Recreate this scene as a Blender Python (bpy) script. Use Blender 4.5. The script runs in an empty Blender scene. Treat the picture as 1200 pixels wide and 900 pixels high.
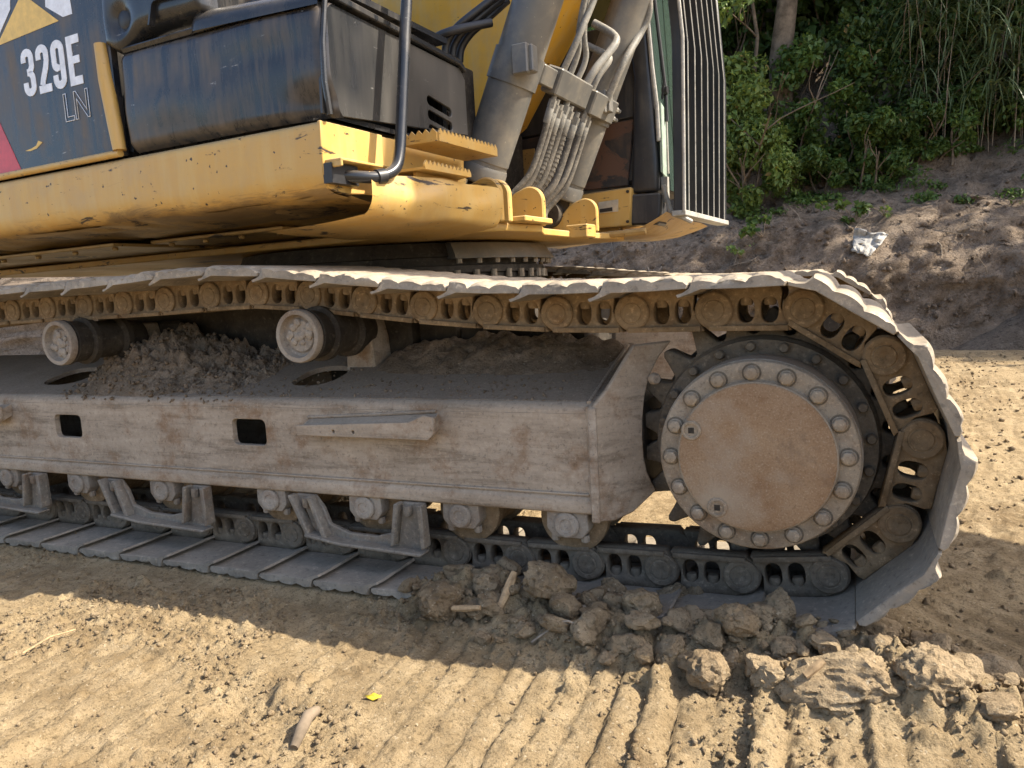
import bpy, bmesh, math, random
import numpy as np
from mathutils import Matrix, Vector, noise as mnoise
random.seed(7); rng = np.random.default_rng(11)
SCN = bpy.context.scene
COL = SCN.collection
R = math.radians

# ------------------------------------------------------------------ camera
CAMP = Vector((0.2021, -1.8723, 0.8634)); YAW, PITCH, ROLL = R(-24.493), R(-7.362), R(-3.155)
fw = Vector((math.sin(YAW)*math.cos(PITCH), math.cos(YAW)*math.cos(PITCH), math.sin(PITCH)))
rt = Vector((math.cos(YAW), -math.sin(YAW), 0)); up = rt.cross(fw)
r2 = math.cos(ROLL)*rt+math.sin(ROLL)*up; u2 = -math.sin(ROLL)*rt+math.cos(ROLL)*up
cd = bpy.data.cameras.new('camera'); cam = bpy.data.objects.new('camera', cd); COL.objects.link(cam)
cd.sensor_width = 36; cd.lens = 885.26/1200*36; cd.clip_start = 0.05; cd.clip_end = 1000
mw = Matrix((( r2.x, u2.x, -fw.x, CAMP.x), (r2.y, u2.y, -fw.y, CAMP.y), (r2.z, u2.z, -fw.z, CAMP.z), (0, 0, 0, 1)))
cam.matrix_world = mw; SCN.camera = cam

# ------------------------------------------------------------------ light
SUN = Vector((0.92, 0.262, 1.0)).normalized()
W = bpy.data.worlds.new('World'); SCN.world = W; W.use_nodes = True
nt = W.node_tree; bg = nt.nodes['Background']; sky = nt.nodes.new('ShaderNodeTexSky')
sky.sky_type = 'NISHITA'; sky.sun_disc = False; sky.sun_elevation = math.asin(SUN.z)
sky.sun_rotation = math.atan2(SUN.x, SUN.y); sky.air_density = 0.9; sky.dust_density = 2.6; sky.ozone_density = 0.6
nt.links.new(sky.outputs[0], bg.inputs[0]); bg.inputs[1].default_value = 0.15
sl = bpy.data.lights.new('sun', 'SUN'); so = bpy.data.objects.new('sun', sl); COL.objects.link(so)
sl.energy = 5.0; sl.angle = R(0.53); sl.color = (1.0, 0.91, 0.76)
so.rotation_euler = (-SUN).to_track_quat('-Z', 'Y').to_euler(); so.location = SUN*30
SCN.view_settings.view_transform = 'Standard'; SCN.view_settings.look = 'None'
SCN.view_settings.exposure = 1.28; SCN.view_settings.gamma = 1.0; SCN.view_settings.use_curve_mapping = False
SCN.cycles.max_bounces = 8; SCN.cycles.diffuse_bounces = 4; SCN.cycles.glossy_bounces = 4
SCN.cycles.transparent_max_bounces = 8; SCN.cycles.use_denoising = True

# ------------------------------------------------------------------ materials
class NT:
    def __init__(s, name):
        s.m = bpy.data.materials.new(name); s.m.use_nodes = True; s.t = s.m.node_tree
        s.b = s.t.nodes['Principled BSDF']; s.geo = s.t.nodes.new('ShaderNodeNewGeometry')
    def n(s, typ, **k):
        x = s.t.nodes.new(typ)
        for a, b in k.items(): setattr(x, a, b)
        return x
    def l(s, a, b): s.t.links.new(a, b)
    def pos(s, scale=(1, 1, 1), off=(0, 0, 0)):
        x = s.n('ShaderNodeMapping'); s.l(s.geo.outputs['Position'], x.inputs['Vector'])
        x.inputs['Scale'].default_value = scale; x.inputs['Location'].default_value = off
        return x.outputs[0]
    def noise(s, sc, det=5, rough=.6, dist=0, vec=None, off=(0, 0, 0), stretch=(1, 1, 1)):
        x = s.n('ShaderNodeTexNoise'); s.l(vec if vec else s.pos(stretch, off), x.inputs['Vector'])
        x.inputs['Scale'].default_value = sc; x.inputs['Detail'].default_value = det
        x.inputs['Roughness'].default_value = rough; x.inputs['Distortion'].default_value = dist
        return x.outputs[0]
    def ramp(s, fac, stops, interp='LINEAR'):
        x = s.n('ShaderNodeValToRGB'); s.l(fac, x.inputs[0]); e = x.color_ramp; e.interpolation = interp
        while len(e.elements) > 1: e.elements.remove(e.elements[-1])
        e.elements[0].position, e.elements[0].color = stops[0][0], c4(stops[0][1])
        for p, c in stops[1:]:
            k = e.elements.new(p); k.color = c4(c)
        return x.outputs[0]
    def step(s, fac, a, b): return s.ramp(fac, [(a, (0, 0, 0)), (b, (1, 1, 1))])
    def mix(s, fac, a, b, mode='MIX'):
        x = s.n('ShaderNodeMix', data_type='RGBA', blend_type=mode)
        for i, v in ((0, fac), (6, a), (7, b)):
            if isinstance(v, (tuple, list)): x.inputs[i].default_value = c4(v)
            elif isinstance(v, (int, float)): x.inputs[i].default_value = v
            else: s.l(v, x.inputs[i])
        return x.outputs[2]
    def math(s, op, a, b=0.0, clamp=False):
        x = s.n('ShaderNodeMath', operation=op, use_clamp=clamp)
        for i, v in ((0, a), (1, b)):
            if isinstance(v, (int, float)): x.inputs[i].default_value = v
            else: s.l(v, x.inputs[i])
        return x.outputs[0]
    def upz(s, a, b):
        x = s.n('ShaderNodeSeparateXYZ'); s.l(s.geo.outputs['Normal'], x.inputs[0])
        return s.step(x.outputs[2], a, b)
    def bump(s, h, strength=.4, dist=.01):
        x = s.n('ShaderNodeBump'); x.inputs['Strength'].default_value = strength; x.inputs['Distance'].default_value = dist
        s.l(h, x.inputs['Height']); s.l(x.outputs[0], s.b.inputs['Normal'])
    def out(s, col=None, rough=None, metal=None, spec=None, coat=None):
        for v, k in ((col, 'Base Color'), (rough, 'Roughness'), (metal, 'Metallic'), (spec, 'Specular IOR Level'), (coat, 'Coat Weight')):
            if v is None: continue
            if isinstance(v, (tuple, list)): s.b.inputs[k].default_value = c4(v)
            elif isinstance(v, (int, float)): s.b.inputs[k].default_value = v
            else: s.l(v, s.b.inputs[k])
        return s.m
def c4(c): return (c[0], c[1], c[2], 1.0)
def grey(v): return (v, v, v)

def dusty_metal(name, lo, hi, dust, dust_up=.7, rough=.75, rust=None, rust_amt=.0, fine=70, bump=.35, gloss=None, streak=.0):
    t = NT(name)
    a = t.noise(5.0, 6, .65); f = t.noise(fine, 4, .7)
    c = t.mix(t.step(a, .35, .68), lo, hi)
    sk = t.noise(7, 8, .72, .3, stretch=(.35, 1, 3.2), off=(6, 3, 1)); c = t.mix(t.math('MULTIPLY', t.step(sk, .40, .68), streak), c, tuple(x*1.35 for x in hi)); c = t.mix(t.math('MULTIPLY', t.step(sk, .46, .30), streak), c, tuple(x*.5 for x in lo))
    if rust: c = t.mix(t.math('MULTIPLY', t.step(t.noise(9, 8, .7, 0, off=(3, 1, 7)), .50, .66), rust_amt), c, rust)
    d = t.math('MULTIPLY', t.upz(.1, .8), dust_up)
    d2 = t.math('MULTIPLY', t.step(t.noise(14, 7, .7, 0, off=(9, 2, 4)), .42, .72), .55)
    c = t.mix(t.math('MAXIMUM', d, d2), c, dust)
    c = t.mix(t.math('MULTIPLY', t.step(f, .56, .72), .4), c, tuple(min(1, x*1.9+.02) for x in dust))
    c = t.mix(t.math('MULTIPLY', t.step(f, .44, .30), .55), c, tuple(x*.45 for x in lo))
    t.bump(t.mix(.5, t.noise(fine*1.6, 5, .7), t.noise(22, 4, .6)), bump, .006)
    return t.out(c, rough if gloss is None else t.mix(t.step(a, .4, .7), grey(gloss), grey(rough)), 0.0, .2)

M = {}
M['frame'] = dusty_metal('dusty_frame_steel', (.23, .180, .130), (.37, .305, .235), (.29, .235, .175), .75, .8, (.20, .115, .06), .8, 90, .6, None, .75)
M['link'] = dusty_metal('caked_link_steel', (.125, .090, .054), (.26, .187, .112), (.29, .210, .128), .5, .85, (.16, .08, .03), .5, 80, .6)
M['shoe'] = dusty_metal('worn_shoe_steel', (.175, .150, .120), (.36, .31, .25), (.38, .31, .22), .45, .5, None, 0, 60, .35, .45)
M['hub'] = None
M['deck'] = dusty_metal('dirty_deck_plate', (.165, .128, .092), (.265, .210, .156), (.250, .197, .145), .6, .85, (.13, .075, .04), .5, 110, .6)
M['shoe_dark'] = dusty_metal('dark_shoe_steel', (.165, .145, .118), (.285, .252, .205), (.30, .245, .18), .35, .8, None, 0, 60, .45)  # darker tone than the upper shoes, used on the lower run
M['link_dark'] = dusty_metal('dark_link_steel', (.078, .064, .048), (.165, .138, .104), (.19, .152, .108), .45, .8, (.12, .075, .038), .4, 80, .6)  # darker tone for the lower links, sprocket, flange and bolt discs
M['hub_rim'] = dusty_metal('hub_rim_casting', (.20, .158, .112), (.325, .272, .208), (.33, .265, .185), .5, .8, (.17, .09, .045), .6, 120, .5)
M['roller'] = dusty_metal('roller_casting', (.20, .165, .13), (.34, .30, .25), (.30, .25, .19), .6, .8, (.17, .09, .045), .5, 100, .5)
M['guard'] = dusty_metal('roller_guard_casting', (.115, .103, .088), (.225, .203, .170), (.28, .23, .17), .45, .65, (.20, .10, .04), .4, 80, .4, .5)
M['dark'] = dusty_metal('dark_oily_steel', (.020, .017, .014), (.060, .050, .040), (.09, .075, .055), .35, .75, None, 0, 50, .3)
M['bolt'] = dusty_metal('bolt_steel', (.20, .16, .115), (.34, .285, .215), (.36, .29, .205), .4, .75, (.17, .09, .04), .5, 160, .4)
M['cyl'] = None
M['hose'] = dusty_metal('dusty_hose_rubber', (.050, .046, .040), (.135, .122, .104), (.28, .245, .195), .45, .8, None, 0, 120, .5)
t = NT('dusty_grey_cylinder_paint')
a = t.noise(4, 6, .6); c = t.mix(t.step(a, .35, .7), (.098, .096, .090), (.155, .147, .130))
c = t.mix(t.math('MULTIPLY', t.step(t.noise(12, 6, .7, 0, off=(4, 4, 4)), .45, .75), .7), c, (.26, .225, .17))
c = t.mix(t.math('MULTIPLY', t.step(t.noise(60, 3, .6), .68, .74), .6), c, (.42, .38, .31))
c = t.mix(t.math('MULTIPLY', t.upz(.3, .9), .6), c, (.30, .255, .19))
M['cyl'] = t.out(c, t.mix(a, grey(.28), grey(.5)), 0, .5)
M['tube'] = dusty_metal('grey_steel_pipe', (.13, .128, .118), (.245, .238, .215), (.34, .30, .24), .3, .5, None, 0, 90, .1)

t = NT('hub_cover_paint')            # sandy rust centre speckled
a = t.noise(7, 7, .7); f = t.noise(230, 3, .7)
c = t.mix(t.step(a, .36, .66), (.220, .128, .066), (.310, .212, .128))
c = t.mix(t.math('MULTIPLY', t.step(f, .54, .74), .55), c, (.42, .35, .26))
c = t.mix(t.math('MULTIPLY', t.step(f, .44, .33), .5), c, (.12, .075, .045))
sk = t.noise(6, 8, .75, .5, stretch=(1, 1, 1), off=(2, 2, 9)); c = t.mix(t.math('MULTIPLY', t.step(sk, .44, .33), .6), c, (.15, .10, .065))
c = t.mix(t.math('MULTIPLY', t.step(t.noise(3.2, 5, .6, 0, off=(5, 0, 2)), .50, .64), .6), c, (.36, .31, .24))
t.bump(f, .3, .003); M['hub'] = t.out(c, .8, 0, .3)

def yellow(name, base, worn, edge=None):
    t = NT(name)
    a = t.noise(3.0, 6, .6)
    c = t.mix(t.step(a, .35, .7), base, tuple(x*1.12 for x in base))
    st = t.noise(16, 5, .6, 0, stretch=(1.2, 1.2, .12))
    c = t.mix(t.math('MULTIPLY', t.step(st, .45, .72), .55), c, (.56, .40, .16))
    c = t.mix(t.math('MULTIPLY', t.upz(.3, .9), .65), c, (.34, .26, .16))
    c = t.mix(t.math('MULTIPLY', t.step(t.noise(6, 7, .7, .2, off=(5, 9, 2)), .46, .74), .5), c, (.36, .27, .15))
    scr = t.noise(11, 8, .72, .6, stretch=(.45, .45, 2.2), off=(4, 4, 1))
    c = t.mix(t.step(scr, .66-worn*.16, .70-worn*.16), c, (.045, .032, .022))
    if edge is not None:      # paint scraped away along the lower edge of the sill
        sz = t.n('ShaderNodeSeparateXYZ'); t.l(t.geo.outputs['Position'], sz.inputs[0])
        low = t.n('ShaderNodeMapRange'); t.l(sz.outputs[2], low.inputs[0]); low.inputs[1].default_value = edge+.075; low.inputs[2].default_value = edge; low.inputs[3].default_value = 0; low.inputs[4].default_value = .23
        sc2 = t.math('ADD', t.noise(9, 9, .75, .5, stretch=(.35, .35, 2.6), off=(2, 7, 5)), low.outputs[0])
        c = t.mix(t.math('MULTIPLY', t.step(sc2, .64, .76), .8), c, (.20, .135, .065))
        sc3 = t.math('ADD', t.noise(14, 9, .78, .8, stretch=(.25, .25, 3.2), off=(4, 1, 8)), t.math('MULTIPLY', low.outputs[0], .55))
        c = t.mix(t.step(sc3, .68, .72), c, (.060, .042, .028))
    ch = t.noise(48, 3, .5, 0, off=(1, 8, 3))
    c = t.mix(t.step(ch, .71-worn*.05, .73-worn*.05), c, (.05, .035, .025))
    t.bump(t.mix(.5, scr, t.noise(6, 4, .5)), .16, .01)
    return t.out(c, t.mix(t.step(a, .3, .7), grey(.38), grey(.6)), 0, .5)
M['yellow'] = yellow('worn_yellow_paint', (.50, .300, .075), .40)
M['yellow_sill'] = yellow('scraped_sill_yellow_paint', (.50, .300, .080), .26, 1.13)
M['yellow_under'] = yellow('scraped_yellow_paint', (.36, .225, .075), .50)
M['yellow_clean'] = yellow('boom_yellow_paint', (.62, .34, .035), .02)

def blackpaint(name, base, rough, dustamt, dustc, scratch=.5, rust=0.0, soft=None, rng_=(.42, .70)):
    t = NT(name)
    a = t.noise(4.5, 7, .65, .3)
    st = t.noise(26, 5, .6, 0, stretch=(1, 1, .1), off=(2, 2, 2))
    d = t.math('MULTIPLY', t.math('MULTIPLY', t.step(a, *rng_), t.step(st, .36, .70)) if not soft else t.math('ADD', t.math('MULTIPLY', t.step(t.noise(2.2, 2, .5, 0, off=soft), .38, .66), .8), t.math('MULTIPLY', t.step(st, .3, .8), .3)), dustamt)
    c = t.mix(d, base, dustc)
    sc = t.noise(40, 6, .75, .4, stretch=(.25, .25, 1), off=(7, 1, 3))
    c = t.mix(t.math('MULTIPLY', t.step(sc, .66, .70), scratch), c, (.34, .33, .32))
    if rust:
        rr = t.noise(5.5, 9, .7, .8, off=(1, 6, 2)); c = t.mix(t.step(rr, .60-rust, .63-rust), c, (.10, .052, .034))
    c = t.mix(t.math('MULTIPLY', t.upz(.4, .95), .6), c, dustc)
    t.bump(t.noise(3.0, 2, .5), .07, .03)
    return t.out(c, t.mix(d, grey(rough), grey(.75)), 0, .5)
M['black'] = blackpaint('scuffed_black_paint', (.014, .016, .020), .24, .5, (.15, .125, .095), .45)
M['black_side'] = blackpaint('rubbed_black_side_paint', (.012, .015, .022), .22, .8, (.160, .125, .092), .9, -.045, None, (.37, .58))
M['cab'] = blackpaint('cab_dark_paint', (.020, .022, .028), .36, .45, (.19, .165, .13), .4)
M['cab_mud'] = blackpaint('mud_smeared_cab_panel', (.022, .022, .025), .4, .8, (.17, .10, .055), .3, .10)
M['boxfront'] = blackpaint('box_front_paint', (.013, .015, .019), .17, .42, (.20, .18, .15), .35, 0, (1.3, .2, .4))

def plain(name, col, rough=.5, metal=0, spec=.5, var=.15, sc=30):
    t = NT(name)
    c = t.mix(t.step(t.noise(sc, 5, .65), .35, .7), tuple(x*(1-var) for x in col), tuple(min(1, x*(1+var)) for x in col))
    return t.out(c, rough, metal, spec)
M['white'] = plain('white_decal', (.74, .76, .80), .35)
M['decal_yellow'] = plain('yellow_decal', (.72, .47, .10), .4)
M['red'] = plain('red_decal', (.50, .035, .045), .35)
M['rubber'] = plain('black_rubber', (.018, .018, .020), .45, 0, .5, .3)
M['guardbar'] = blackpaint('guard_bar_paint', (.016, .017, .020), .35, .25, (.15, .135, .11), .5)
M['lightbar'] = dusty_metal('worn_bare_guard_edge', (.24, .235, .22), (.40, .39, .36), (.42, .38, .31), .3, .45, None, 0, 60, .1)
M['plate'] = plain('alloy_label_plate', (.55, .55, .52), .3, .6)
t = NT('greenish_glass'); M['glass'] = t.out((.035, .055, .045), .06, 0, .8)
M['glass_pale'] = plain('pale_green_strip', (.34, .42, .35), .3, 0, .6, .25, 12)  # pale green tone of the two strips at the cab front

# soil
def soil(name, c0, c1, c2, fine, bump=1.0, bd=.016, pale=(.5, .42, .3)):
    t = NT(name)
    a = t.noise(1.7, 8, .62); b = t.noise(9, 8, .7, off=(3, 3, 3)); f = t.noise(fine, 6, .75)
    c = t.mix(t.step(a, .36, .62), c0, c1)
    c = t.mix(t.math('MULTIPLY', t.step(b, .44, .64), .85), c, c2)
    c = t.mix(t.math('MULTIPLY', t.step(f, .47, .36), .75), c, tuple(x*.50 for x in c0))
    c = t.mix(t.math('MULTIPLY', t.step(t.noise(fine*2.6, 3, .6, off=(1, 4, 9)), .42, .35), .55), c, tuple(x*.45 for x in c0))
    c = t.mix(t.math('MULTIPLY', t.step(t.noise(fine*1.4, 2, .5, off=(8, 1, 1)), .66, .72), .55), c, pale)
    t.bump(t.mix(.45, t.noise(fine*2.1, 5, .75), t.noise(fine*.45, 6, .75)), bump, bd)
    return t.out(c, .95, 0, .15)
M['dirt'] = soil('tan_trampled_dirt', (.205, .145, .078), (.330, .248, .142), (.390, .300, .180), 75)
M['clod'] = soil('dry_earth_clod', (.195, .138, .080), (.305, .228, .138), (.360, .278, .175), 60, 1.0)
M['heap'] = soil('grey_brown_packed_soil', (.175, .128, .084), (.265, .200, .138), (.325, .250, .178), 60, 1.0)
M['bank'] = soil('dark_bank_soil', (.160, .118, .084), (.265, .203, .146), (.340, .266, .198), 16, 1.0, .09, (.40, .33, .26))
M['mound'] = soil('dark_spoil_soil', (.11, .086, .064), (.16, .128, .098), (.20, .160, .122), 20, 1.0, .05, (.25, .22, .18))
M['stone'] = plain('pale_flat_stone', (.42, .38, .33), .85, 0, .3, .25, 40)
M['wood'] = plain('dry_broken_wood', (.36, .25, .14), .85, 0, .2, .35, 60)
M['root'] = plain('pale_bare_root', (.30, .245, .185), .9, 0, .2, .3, 30)
M['bark'] = plain('grey_brown_bark', (.16, .125, .09), .95, 0, .1, .45, 9)
M['bag'] = plain('grey_white_plastic', (.33, .315, .285), .6, 0, .3, .3, 14)
M['yleaf'] = plain('yellow_dead_leaf', (.62, .46, .04), .6, 0, .3, .2, 60)
def leafmat(name, c, trans=.35):
    t = NT(name)
    k = t.mix(t.step(t.noise(2.2, 4, .6), .32, .68), tuple(x*.55 for x in c), c)
    k = t.mix(t.math('MULTIPLY', t.step(t.noise(23, 2, .6, off=(2, 5, 1)), .58, .70), .7), k, (c[0]*2.1, c[1]*1.5, c[2]*.9))
    tr = t.n('ShaderNodeBsdfTranslucent'); t.l(k, tr.inputs[0]); mx = t.n('ShaderNodeMixShader'); mx.inputs[0].default_value = trans
    t.l(t.b.outputs[0], mx.inputs[1]); t.l(tr.outputs[0], mx.inputs[2]); t.l(mx.outputs[0], t.t.nodes['Material Output'].inputs[0])
    return t.out(k, .5, 0, .4)
M['leaf1'] = leafmat('mid_green_leaf', (.115, .195, .045))
M['leaf2'] = leafmat('fresh_green_leaf', (.190, .275, .065))
M['leaf3'] = leafmat('dark_green_leaf', (.078, .140, .036))
M['dry_leaf'] = leafmat('dry_brown_leaf', (.28, .20, .06))
M['reed'] = leafmat('grey_green_reed', (.150, .200, .085))

# ------------------------------------------------------------------ mesh helpers
class MB:
    def __init__(s): s.v = []; s.f = []
    def add(s, vs, fs):
        o = len(s.v); s.v += [tuple(p) for p in vs]; s.f += [tuple(i+o for i in q) for q in fs]; return s
    def box(s, a, b):
        (x0, y0, z0), (x1, y1, z1) = a, b
        return s.add([(x0, y0, z0), (x1, y0, z0), (x1, y1, z0), (x0, y1, z0), (x0, y0, z1), (x1, y0, z1), (x1, y1, z1), (x0, y1, z1)],
                     [(0, 3, 2, 1), (4, 5, 6, 7), (0, 1, 5, 4), (1, 2, 6, 5), (2, 3, 7, 6), (3, 0, 4, 7)])
    def cyl(s, p, q, r, n=20, r2=None, cap=True):
        return s.lathe(p, q, [(0, r), (1, r if r2 is None else r2)], n, cap)
    def lathe(s, p, q, prof, n=32, cap=True, phase=0.0):
        """prof: (t along p->q in 0..1, radius)"""
        p = Vector(p); q = Vector(q); ax = (q-p).normalized()
        a = ax.cross(Vector((0, 0, 1)) if abs(ax.z) < .9 else Vector((1, 0, 0))).normalized(); b = ax.cross(a)
        vs = []; fs = []
        for (t, r) in prof:
            c = p+(q-p)*t
            for i in range(n):
                g = 2*math.pi*i/n+phase; vs.append(c+a*(r*math.cos(g))+b*(r*math.sin(g)))
        for k in range(len(prof)-1):
            for i in range(n):
                j = (i+1) % n; fs.append((k*n+i, k*n+j, (k+1)*n+j, (k+1)*n+i))
        if cap:
            fs.append(tuple(range(n-1, -1, -1))); m = (len(prof)-1)*n; fs.append(tuple(m+i for i in range(n)))
        return s.add(vs, fs)
    def tube(s, pts, r, n=8, cap=True):
        pts = [Vector(p) for p in pts]; rs = r if isinstance(r, (list, tuple)) else [r]*len(pts)
        vs = []; fs = []; ref = None
        for i, p in enumerate(pts):
            d = (pts[min(i+1, len(pts)-1)]-pts[max(i-1, 0)]).normalized()
            if ref is None: ref = d.cross(Vector((0, 0, 1)) if abs(d.z) < .9 else Vector((1, 0, 0))).normalized()
            a = (ref-d*ref.dot(d)).normalized(); ref = a; b = d.cross(a)
            for k in range(n):
                g = 2*math.pi*k/n; vs.append(p+a*(rs[i]*math.cos(g))+b*(rs[i]*math.sin(g)))
        for i in range(len(pts)-1):
            for k in range(n):
                j = (k+1) % n; fs.append((i*n+k, i*n+j, (i+1)*n+j, (i+1)*n+k))
        if cap: fs.append(tuple(range(n-1, -1, -1))); m = (len(pts)-1)*n; fs.append(tuple(m+i for i in range(n)))
        return s.add(vs, fs)
    def prism(s, poly, fa, fb, holes=()):
        """poly: 2D outline (+ holes); fa / fb map (u,w) to the two end faces"""
        bm = bmesh.new(); loops = [poly]+list(holes); es = []; n0 = 0; idx = []
        for lp in loops:
            vs = [bm.verts.new((p[0], p[1], 0)) for p in lp]
            for i in range(len(vs)): es.append(bm.edges.new((vs[i], vs[(i+1) % len(vs)])))
            idx.append((n0, len(vs))); n0 += len(vs)
        bm.verts.index_update()
        if holes: bmesh.ops.triangle_fill(bm, use_beauty=True, use_dissolve=False, edges=es, normal=(0, 0, 1))
        else: bm.faces.new(bm.verts[:] if not hasattr(bm.verts, 'ensure_lookup_table') else [v for v in bm.verts])
        pts = [(v.co.x, v.co.y) for v in bm.verts]; tri = [tuple(v.index for v in f.verts) for f in bm.faces]; bm.free()
        vs = [fa(*p) for p in pts]+[fb(*p) for p in pts]; n = len(pts)
        fs = list(tri)+[tuple(i+n for i in reversed(q)) for q in tri]
        for a, m in idx:
            for i in range(m):
                j = (i+1) % m; fs.append((a+i, a+j, n+a+j, n+a+i))
        return s.add(vs, fs)
    def mesh(s, bev=0, seg=1, ang=35, smooth=True):
        me = bpy.data.meshes.new('m'); bm = bmesh.new()
        vs = [bm.verts.new(p) for p in s.v]
        for q in s.f:
            try: bm.faces.new([vs[i] for i in q])
            except ValueError: pass
        bmesh.ops.recalc_face_normals(bm, faces=bm.faces)
        if bev:
            es = [e for e in bm.edges if len(e.link_faces) == 2 and e.calc_face_angle(0) > R(ang)]
            bmesh.ops.bevel(bm, geom=es, offset=bev, segments=seg, affect='EDGES', clamp_overlap=True, profile=.5)
        bm.to_mesh(me); bm.free()
        if smooth:
            me.polygons.foreach_set('use_smooth', [True]*len(me.polygons)); me.set_sharp_from_angle(angle=R(ang))
        return me

def link_obj(name, me, mat, parent=None, mw=None):
    o = bpy.data.objects.new(name, me); COL.objects.link(o)
    if me is not None and mat is not None and not me.materials: me.materials.append(M[mat] if isinstance(mat, str) else mat)
    if mw is not None: o.matrix_basis = mw
    if parent is not None:
        o.parent = parent
        if parent.type == 'EMPTY' and parent.parent is None: o.matrix_parent_inverse = Matrix.Translation(-parent.location)
    return o
def tag(o, label=None, cat=None, group=None, kind=None):
    for k, v in (('label', label), ('category', cat), ('group', group), ('kind', kind)):
        if v: o[k] = v
    return o
def empty(name, loc):
    o = bpy.data.objects.new(name, None); COL.objects.link(o); o.location = loc; o.empty_display_size = .1; return o
def arr_mesh(v, f, smooth=True):
    me = bpy.data.meshes.new('m'); v = np.asarray(v, np.float32); f = np.asarray(f, np.int32)
    me.vertices.add(len(v)); me.vertices.foreach_set('co', v.ravel())
    k = f.shape[1]; me.loops.add(f.size); me.loops.foreach_set('vertex_index', f.ravel())
    me.polygons.add(len(f)); me.polygons.foreach_set('loop_start', np.arange(0, f.size, k, dtype=np.int32))
    me.polygons.foreach_set('loop_total', np.full(len(f), k, np.int32))
    me.update(calc_edges=True); me.validate()
    if smooth: me.polygons.foreach_set('use_smooth', np.ones(len(f), bool))
    return me

# value noise
def _h(ix, iy, seed):
    n = (ix.astype(np.int64)*374761393+iy.astype(np.int64)*668265263+seed*1442695041) & 0xffffffff
    n = ((n ^ (n >> 13))*1274126177) & 0xffffffff
    return ((n ^ (n >> 16)) & 0xffff)/65535.0
def vn(x, y, seed=0):
    ix = np.floor(x); iy = np.floor(y); fx = x-ix; fy = y-iy; fx = fx*fx*(3-2*fx); fy = fy*fy*(3-2*fy)
    a = _h(ix, iy, seed); b = _h(ix+1, iy, seed); c = _h(ix, iy+1, seed); d = _h(ix+1, iy+1, seed)
    return (a+(b-a)*fx)*(1-fy)+(c+(d-c)*fx)*fy
def fbm(x, y, oct=5, seed=0, gain=.5):
    s = 0; a = 1; t = 0
    for o in range(oct):
        s = s+a*vn(x*2**o+o*17.3, y*2**o-o*9.1, seed+o); t += a; a *= gain
    return s/t-.5
def sm(x, a, b):
    t = np.clip((x-a)/(b-a), 0, 1); return t*t*(3-2*t)

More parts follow.
